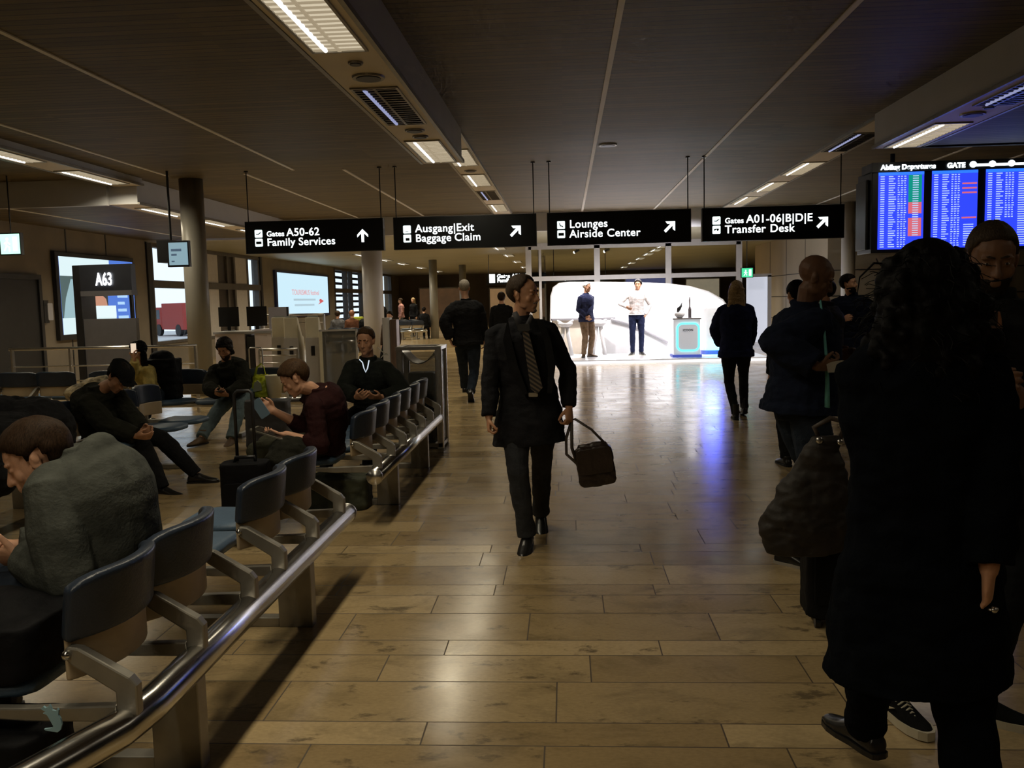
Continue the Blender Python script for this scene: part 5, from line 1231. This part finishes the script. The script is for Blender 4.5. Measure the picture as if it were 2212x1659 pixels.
s2 = person('man in black flat cap bending over his hands on the facing seat row', (-4.0, 7.25, 0), H=1.78, face=-98, hip=(-4.0,7.3,.54), neck=W(212,842,7.22), head=W(256,816,7.18), look=(.62,-.42,-.66), hup=(.4,0,.9), arch=.10,
    hands={'R': W(292,942,6.98), 'L': W(312,936,7.12)}, elb={'R': (-.5,-.4,-.7), 'L': (-.4,.5,-.7)}, hd={'R': (1,.1,-.1), 'L': (1,-.2,0)}, palm={'R': (0,.7,.6)}, feet={'R': W(352,1052,7.08), 'L': V((-3.30,7.5,.085))}, knee={'R': (.7,-.15,1), 'L': (.7,.15,1)}, toe={'R': (1,-.25,0), 'L': (1,.1,0)},
    detail=1, seed=43, skin=sk_t, top=dict(m=f_olive, bulk=.055, hem=-.12, sit=True, sleeve=1.3, wr=.012, collar=.05, belly=.05), legs=dict(m=f_black, loose=1.1), shoes=SH(l_black), hair=dict(style='short', m=h_dark))
r = s2['root']; o = s2['off']; X, Yh, Z = s2['HX'], s2['HY'], s2['HZ']; hc = s2['head']
cp = MB(); cp.rings([(hc+Z*.045-Yh*.012, X*.094, Yh*.118),(hc+Z*.070-Yh*.005, X*.106, Yh*.128),(hc+Z*.105-Yh*.02, X*.098, Yh*.115),(hc+Z*.128-Yh*.03, X*.065, Yh*.075)], 22)
cp.rings([(hc+Z*.058+Yh*.06, X*.080, Z*.012),(hc+Z*.052+Yh*.11, X*.082, Z*.009),(hc+Z*.040+Yh*.155, X*.060, Z*.006)], 16)
mobj('flat_cap', remesh(cp, 'cap', .007, 2, .003, 20, 3, off=o), fabric('black_cap_cloth', (.008,.008,.008)), r)
s3 = person('woman in yellow sweater with black fringe holding a phone to her face', (-5.0, 10.15, 0), H=1.66, face=140, female=True, hip=(-4.95,10.3,.54), neck=W(303,790,10.2), head=W(297,757,10.12), look=(-.72,-.68,-.05),
    hands={'R': W(291,778,9.92), 'L': W(275,850,9.95)}, elb={'R': (-.4,.2,-.9), 'L': (.6,0,-.7)}, hd={'R': (-.05,-.1,1)}, palm={'R': (.7,.6,0)}, feet={'R': (-5.15,9.75,.085), 'L': (-4.85,9.72,.085)}, knee={'R': (0,-1,1), 'L': (0,-1,1)}, toe={'R': (-.3,-1,0), 'L': (0,-1,0)},
    detail=1, seed=45, skin=sk_f, top=dict(name='sweater', m=f_yellow, bulk=.035, hem=-.06, sit=True, sleeve=1.2, wr=.010), legs=dict(m=f_djean), shoes=SH(l_black), hair=dict(style='fringe', m=h_black, len=.24, w=.085))
p = W(288,752,9.93); ph_ = thing('mobile_phone', 'bright phone in the raised hand of the woman in yellow', 'phone', p, radians(40)); MB().rbox(-.035,-.004,-.065,.035,.004,.065,.008,3,'y').build('phone_body', M_black, ph_); MB().box(-.03,-.0055,-.055,.03,-.004,.055).build('screen', emat('phone_white', (1,.8,.6), .8), ph_)
s4 = person('long haired man in dark jacket and faded jeans sitting with a phone, facing the viewer', (-3.98, 10.1, 0), H=1.80, face=180, hip=(-3.93,10.33,.55), neck=W(488,784,10.15), head=W(485,753,10.05), look=(-.05,-.86,-.5), arch=.04,
    hands={'R': W(468,850,9.78), 'L': W(492,853,9.78)}, elb={'R': (-.9,.2,-.5), 'L': (.9,.2,-.5)}, hd={'R': (.7,-.6,.1), 'L': (-.7,-.6,.1)}, palm={'R': (.4,.3,.8), 'L': (-.4,.3,.8)}, feet={'R': W(432,948,9.55), 'L': W(500,946,9.65)}, knee={'R': (-.55,-.7,1), 'L': (.35,-.8,1)}, toe={'R': (-.45,-1,0), 'L': (.05,-1,0)},
    detail=1, seed=47, skin=sk_t, top=dict(m=f_olive, bulk=.050, hem=-.10, sit=True, sleeve=1.3, wr=.012, collar=.04), legs=dict(m=f_jean, loose=1.12, cuff=.06), shoes=SH(l_brown, high=.16), hair=dict(style='long', m=h_dark, len=.13, w=.085), beard=h_brown)
p = W(476,845,9.68); ph_ = thing('mobile_phone', 'dark phone in the hands of the man in faded jeans', 'phone', p, 0); MB().box(-.035,-.06,-.004,.035,.06,.004).build('phone_body', M_black, ph_, bevel=.002)
s5 = person('young man in maroon sweater leaning over a tablet on the second seat row', (-1.85, 6.27, 0), H=1.80, face=96, hip=(-1.80,6.30,.55), neck=W(683,842,6.2), head=W(636,818,6.12), look=(-.82,-.22,-.52), hup=(-.3,0,.95), arch=.11,
    hands={'R': W(592,888,6.12), 'L': W(618,938,5.98)}, elb={'R': (.3,.2,-.9), 'L': (.4,-.3,-.8)}, hd={'R': (-.8,-.1,.5), 'L': (-1,0,-.05)}, palm={'R': (0,-.8,.3), 'L': (0,.1,1)}, feet={'R': (-2.28,6.42,.085), 'L': (-2.22,6.05,.085)}, knee={'R': (-.8,0,1), 'L': (-.8,-.1,1)}, toe={'R': (-1,0,0), 'L': (-1,-.1,0)},
    detail=2, seed=49, skin=sk_f, curl=(.8,.5), top=dict(name='sweater', m=f_maroon, bulk=.036, hem=-.12, sit=True, sleeve=1.15, cuffat=.45, wr=.010), legs=dict(m=f_dol, loose=1.15), shoes=SH(l_black), hair=dict(style='short', m=h_lbrown))
p = W(583,935,5.95); tb = thing('tablet', 'dark tablet computer in a case held low by the young man in maroon', 'tablet', p); Rm = Matrix.Rotation(radians(18), 3, 'Y')
m1 = MB().rbox(-.12,-.085,-.006,.12,.085,.004,.01); m1.v = [tuple(Rm@V(q_)) for q_ in m1.v]; m1.build('case', mat('tablet_case', (.16,.15,.12), .5, nz=.1), tb)
m1 = MB().box(-.105,-.07,.004,.105,.07,.006); m1.v = [tuple(Rm@V(q_)) for q_ in m1.v]; m1.build('screen', mat('tablet_screen', (.02,.02,.02), .1, nz=.1), tb)
p = W(563,882,6.05); ph_ = thing('mobile_phone', 'pale blue phone raised in the hand of the young man in maroon', 'phone', p); Rm = Matrix.Rotation(radians(-32), 3, 'Y')
m1 = MB().rbox(-.037,-.005,-.07,.037,.005,.07,.008,3,'y'); m1.v = [tuple(Rm@V(q_)) for q_ in m1.v]; m1.build('phone_body', mat('pale_blue_case', (.14,.22,.30), .35, nz=.08), ph_)
s6 = person('short haired man in black sweater with white V zip on the second seat row', (-1.85, 8.0, 0), H=1.80, face=160, hip=(-1.80,8.08,.55), neck=W(795,778,7.95), head=W(790,736,7.88), look=(-.12,-.95,-.18),
    hands={'R': W(772,858,7.62), 'L': W(822,858,7.66)}, elb={'R': (-.9,.3,-.4), 'L': (.9,.4,-.4)}, hd={'R': (.5,-.7,.15), 'L': (-.6,-.7,.1)}, palm={'R': (.6,.3,.6), 'L': (-.4,.2,.8)}, feet={'R': (-2.15,7.55,.085), 'L': (-1.75,7.5,.085)}, knee={'R': (-.4,-.8,1), 'L': (0,-.8,1)}, toe={'R': (-.4,-1,0), 'L': (0,-1,0)},
    detail=1, seed=51, skin=sk_t, top=dict(name='sweater', m=fabric('black_fleece', (.014,.016,.013)), bulk=.045, hem=-.10, sit=True, sleeve=1.25, cuffat=.93, wr=.008, collar=.04), legs=dict(m=f_black), shoes=SH(l_black), hair=dict(style='buzz', m=h_lbrown))
r = s6['root']; o = s6['off']; yz = 7.95-.185
zp = MB().tube([W(777,777,yz), W(783,783,yz-.01), W(786,795,yz-.015), W(790,804,yz-.015), W(794,795,yz-.015), W(797,779,yz)], .0055, 6, True, True)
part(zp, 'zip_trim', emat('glowing_trim', (.75,.85,.95), .85), r, o, True)  # trim glows to stand for the light it would reflect
part(MB().tube([W(815,750,7.93), W(826,760,7.88), W(838,766,7.90)], .004, 6).tube([W(838,766,7.90), W(829,766,7.82), W(823,773,7.79)], .004, 6), 'shoulder_piping', mat('pale_piping', (.45,.42,.33), .5, nz=.1), r, o, True)
p = W(803,846,7.66); ph_ = thing('mobile_phone', 'black phone in the lap of the man with the white zip', 'phone', p); MB().box(-.04,-.07,-.005,.04,.07,.005).build('phone_body', M_black, ph_, bevel=.002)
# ---- far people
def far(lab, px, top_y, Y, face, m, hm, seat=False, legs=None, H=None, fem=False, style='short'):
    x = W(px, 650, Y).x; zt = W(px, top_y, Y).z
    if seat:
        return person(lab, (x, Y, 0), H=1.72, face=face, hip=(x, Y, .54), neck=(x, Y-.02*cos(radians(face)), 1.06), detail=0, seed=int(px), feet={'R': V((x,Y,0))+V((-sin(radians(face)), cos(radians(face)), 0))*.45+V((.1,0,.085)), 'L': V((x,Y,0))+V((-sin(radians(face)), cos(radians(face)), 0))*.45+V((-.1,0,.085))},
             knee={'R': (-sin(radians(face)), cos(radians(face)), 1), 'L': (-sin(radians(face)), cos(radians(face)), 1)}, top=dict(m=m, hem=-.08, sit=True), legs=dict(m=legs or f_black), shoes=SH(l_black), hair=dict(style=style, m=hm), female=fem)
    return person(lab, (x, Y, 0), H=H or zt, face=face, detail=0, seed=int(px), top=dict(m=m, hem=-.16), legs=dict(m=legs or f_black), shoes=SH(l_black), hair=dict(style=style, m=hm), female=fem)
far('distant man in black standing against the far windows beside the white column', 821, 645, 33, 200, f_black, h_black)
far('distant woman in pink top standing beyond the far seats', 866, 643, 39.8, 100, f_pink, h_brown, legs=f_ngrey, fem=True)
far('distant blonde woman in dark jacket and white scarf beyond the far seats', 893, 642, 40.0, 150, f_black, h_blond, fem=True, style='long')
far('distant seated person in dark coat beside the pink topped woman', 915, 668, 36.75, 0, f_black, h_dark, True)
far('first distant seated person behind the boarding gates, closest to the white advert', 728, 690, 28.0, 0, f_ngrey, h_brown, True)
far('second distant seated person with reddish hair behind the boarding gates', 759, 690, 28.0, 0, fabric('rust_cloth', (.16,.07,.04)), mat('red_hair', (.25,.10,.04), .5, nz=.2), True)
far('third distant seated person with black hair next to the white column', 790, 692, 28.0, 0, f_black, h_black, True)
far('distant man with orange lit face by the white steel post', 841, 688, 22, 170, fabric('dark_brown_cloth', (.05,.03,.02)), h_dark, True)
p = W(774, 682, 28.6); lb_ = thing('lime_backpack', 'small lime green backpack among the distant seated people', 'bag', (p.x, 28.6, .5)); MB().rbox(-.16,-.1,0,.16,.1,.62,.06).build('pack_body', mat('lime_cloth', (.45,.52,.03), .7, nz=.1), lb_, bevel=.03)
# ------------------------------------------------------------ luggage
def soft(name, boxes, label, cat, loc, m, voxel=.012, wr=.012, wf=8, seed=1, rz=0, bodyname='bag_body'):
    t = thing(name, label, cat, loc, rz); mb = MB()
    for b in boxes: mb.ell(*b) if len(b) == 4 else mb.rbox(*b)
    mobj(bodyname, remesh(mb, 'soft', voxel, 4, wr, wf, seed), m, t); return t
def trolley(label, loc, w_, d_, h, hh, m, rz=0, hw=.13):
    t = thing('trolley_suitcase', label, 'suitcase', loc, rz)
    mb = MB().rbox(-w_/2,-d_/2,.05,w_/2,d_/2,h,.05); mobj('case_body', remesh(mb, 'case', .010, 3, .004, 9, 2), m, t)
    for x in (-w_/2+.05, w_/2-.05):
        for y in (-d_/2+.04, d_/2-.04): MB().rings([((x-.012,y,.03),(0,.03,0),(0,0,.03)),((x+.012,y,.03),(0,.03,0),(0,0,.03))], 14).build('wheel', M_black, t)
    MB().rbox(-w_/2+.03,-d_/2-.012,.12,w_/2-.03,-d_/2+.01,h-.12,.02,3,'y').build('front_pocket', m, t, bevel=.004)
    MB().tube([(-.07,0,h-.01),(-.06,0,h+.03),(.06,0,h+.03),(.07,0,h-.01)], .012, 8).build('carry_handle', M_black, t, True)
    if hh: MB().tube([(-hw/2,.04,h-.02),(-hw/2,.04,hh-.02),(-hw/2+.02,.04,hh),(hw/2-.02,.04,hh),(hw/2,.04,hh-.02),(hw/2,.04,h-.02)], .011, 8).build('pull_handle', M_dark, t, True)
    return t
m_case = mat('black_nylon', (.006,.006,.007), .7, nz=.2, bump=.2, bs=80, spec=.12)
p = W(530, 1010, 5.55); trolley('black trolley suitcase with raised handle between the two near seat rows', (p.x, 5.55, 0), .30, .22, .54, 1.0, m_case, radians(8), .115)
trolley('black suitcase standing upright under the brown handbag', (1.30, 4.12, 0), .40, .26, .60, 0, m_case, radians(-6))
mb = MB(); mb.rings([((0,0,0),(.20,0,0),(0,.085,0)),((-.01,0,.12),(.205,0,0),(0,.10,0)),((0.02,0,.28),(.16,0,0),(0,.08,0)),((.05,0,.42),(.10,0,0),(0,.055,0)),((.075,0,.52),(.06,0,0),(0,.04,0))], 20)
hbp = W(1748, 1205, 3.86); hb = thing('brown_handbag', 'large slouchy brown handbag hanging over the black suitcase', 'handbag', (hbp.x+.015, 3.93, hbp.z+.01))
mobj('bag_body', remesh(mb, 'hb', .009, 3, .016, 9, 6), mat('dark_brown_leather', (.016,.011,.007), .65, nz=.3, ns=8, bump=.3, bs=40), hb)
MB().tube([(.05,0,.50),(.02,0,.56),(.09,0,.60),(.16,0,.58),(.13,0,.50)], .012, 8).build('handle', mat('strap_brown', (.06,.045,.035)), hb, True)
MB().ell((.03,-.05,.51), .016,.008,.016).build('buckle', M_steel, hb, True); MB().ell((.12,-.045,.50),.014,.008,.014).build('buckle', M_steel, hb, True)
soft('camouflage_backpack', [(-.26,-.16,.0,.26,.16,.24,.08),((-.05,.0,.2),.2,.13,.08)], 'dark green patterned backpack on the floor under the second seat row', 'backpack', (-1.78, 6.55, 0), mat('camo_cloth', (.045,.05,.03), .8, nz=.6, ns=11), seed=4)
soft('black_jacket', [((0,0,.08),.15,.16,.11),((-.02,-.1,.04),.12,.1,.08),((.03,.1,.1),.12,.1,.09)], 'dark olive jacket beside the young man in maroon', 'jacket', (-1.93, 5.93, .46), f_olive, seed=6, wr=.02)
soft('winter_coat', [((0,0,.16),.26,.50,.24),((.05,-.35,.1),.26,.36,.22),((-.05,.4,.2),.26,.32,.26),((-.2,.1,.3),.12,.6,.2)], 'big black winter coat heaped on the seats behind the man in grey', 'coat', (-3.72, 5.55, .49), f_black, seed=8, wr=.02, bodyname='coat_body')
cs = soft('black_backpack', [(-.2,-.15,.0,.2,.15,.48,.07),((0,0,.48),.16,.12,.1)], 'tall black backpack on the seat next to the woman in yellow', 'backpack', (W(358,870,10.35).x, 10.32, .46), m_case, seed=9)
soft('yellow_scarf_heap', [((0,0,.14),.26,.2,.15),((-.2,-.05,.08),.22,.18,.12),((.2,0,.2),.14,.14,.14)], 'heap of patterned scarf and pale jacket on the seat behind the flat cap', 'clothes', (W(215,800,10.3).x, 10.3, .46), mat('patterned_scarf', (.30,.24,.14), .8, nz=.8, ns=14), seed=10, wr=.02, bodyname='scarf_body')
# lime carrier bag and white cup beside the phone man
lx = W(566, 830, 10.35); MBx = MB(); MBx.rings([((0,0,0),(.15,0,0),(0,.08,0)),((0,0,.12),(.155,0,0),(0,.09,0)),((.0,0,.19),(.13,0,0),(0,.06,0)),((.01,0,.25),(.10,0,0),(0,.03,0)),((.01,0,.27),(.09,0,0),(0,.015,0))], 18)
lt = thing('lime_carrier_bag', 'lime green and white plastic carrier bag on the seat next to the white cup', 'bag', (lx.x, 10.3, .46))
limem = mat('lime_plastic', (.70,.92,.06), .4, nz=.35, ns=9); mobj('bag_body', remesh(MBx, 'lime', .009, 1, .014, 13, 3), limem, lt)
MB().tube([(-.06,-.02,.25),(-.03,-.01,.36),(.02,0,.40),(.05,0,.36),(.07,.0,.25)], [.016,.014,.012,.014,.016], 8, flat=.4).build('handle', limem, lt, True)
MB().prism([(-.06,.07),(.05,.09),(.04,.17),(.0,.21),(-.04,.18)], -.104, -.09, 'y').build('white_print', mat('white_print', (.6,.65,.5), .5, nz=.1), lt)
cx_ = W(592, 825, 10.2); wc = thing('white_cup', 'large white paper cup next to the lime carrier bag', 'cup', (cx_.x, 10.2, .46)); MB().rings([((0,0,0),(.075,0,0),(0,.075,0)),((0,0,.26),(.10,0,0),(0,.10,0)),((0,0,.27),(.104,0,0),(0,.104,0)),((0,0,.262),(.09,0,0),(0,.09,0))], 24).build('cup_wall', mat('cup_paper', (.92,.86,.66), .5, nz=.03), wc, True)
gs = soft('grey_suitcase', [(-.24,-.14,.0,.24,.14,.52,.09)], 'dark grey rounded suitcase on the floor in front of the lime carrier bag', 'suitcase', (W(585,880,9.55).x, 9.45, 0), mat('dark_grey_nylon', (.05,.05,.055), .6, nz=.2), seed=12, wr=.006, bodyname='case_body')
lw = thing('luggage_cart', 'thin steel luggage trolley handle behind the lime carrier bag', 'luggage cart', (W(552,760,11.4).x, 11.4, 0)); MB().tube([(-.09,0,.1),(-.09,0,.98),(-.07,0,1.0),(.07,0,1.0),(.09,0,.98),(.09,0,.1)], .010, 8).build('handle', M_steel, lw, True); MB().box(-.16,-.12,.06,.16,.15,.10).build('platform', M_dark, lw)
for x in (-.12,.12): MB().rings([((x-.01,.1,.04),(0,.04,0),(0,0,.04)),((x+.01,.1,.04),(0,.04,0),(0,0,.04))], 14).build('wheel', M_black, lw)
soft('black_holdall', [(-.24,-.20,.0,.24,.20,.17,.07),((0,0,.15),.2,.17,.07)], 'black holdall lying on the seat beside the man in grey', 'bag', (-1.83, 2.58, .455), m_case, seed=15, wr=.008)
# sports bag under the first seats with its mark
sb = soft('sports_bag', [(-.42,-.14,.0,.42,.14,.33,.08)], 'black sports bag with a leaping cat mark on the floor under the near seats', 'bag', (-1.95, 2.42, 0), m_case, seed=13, wr=.006)
cat_ = [(-.06,.062),(-.045,.075),(-.035,.066),(-.02,.072),(-.012,.085),(-.005,.07),(.0,.055),(.02,.05),(.028,.065),(.034,.055),(.03,.03),(.04,.01),(.046,-.02),(.036,-.05),(.02,-.062),(-.01,-.058),(-.045,-.052),(-.05,-.045),(-.01,-.040),(.0,-.03),(-.012,-.005),(-.02,.012),(-.03,.03),(-.05,.038),(-.03,.042)]
q_ = W(115, 1556, 2.27); MB().prism([(x*.55+q_.x+1.95, z*.55+q_.z) for x, z in cat_][::-1], -.152, -.146, 'y').build('cat_mark', mat('pale_blue_print', (.30,.48,.55), .5, emit=None, nz=.05), sb)
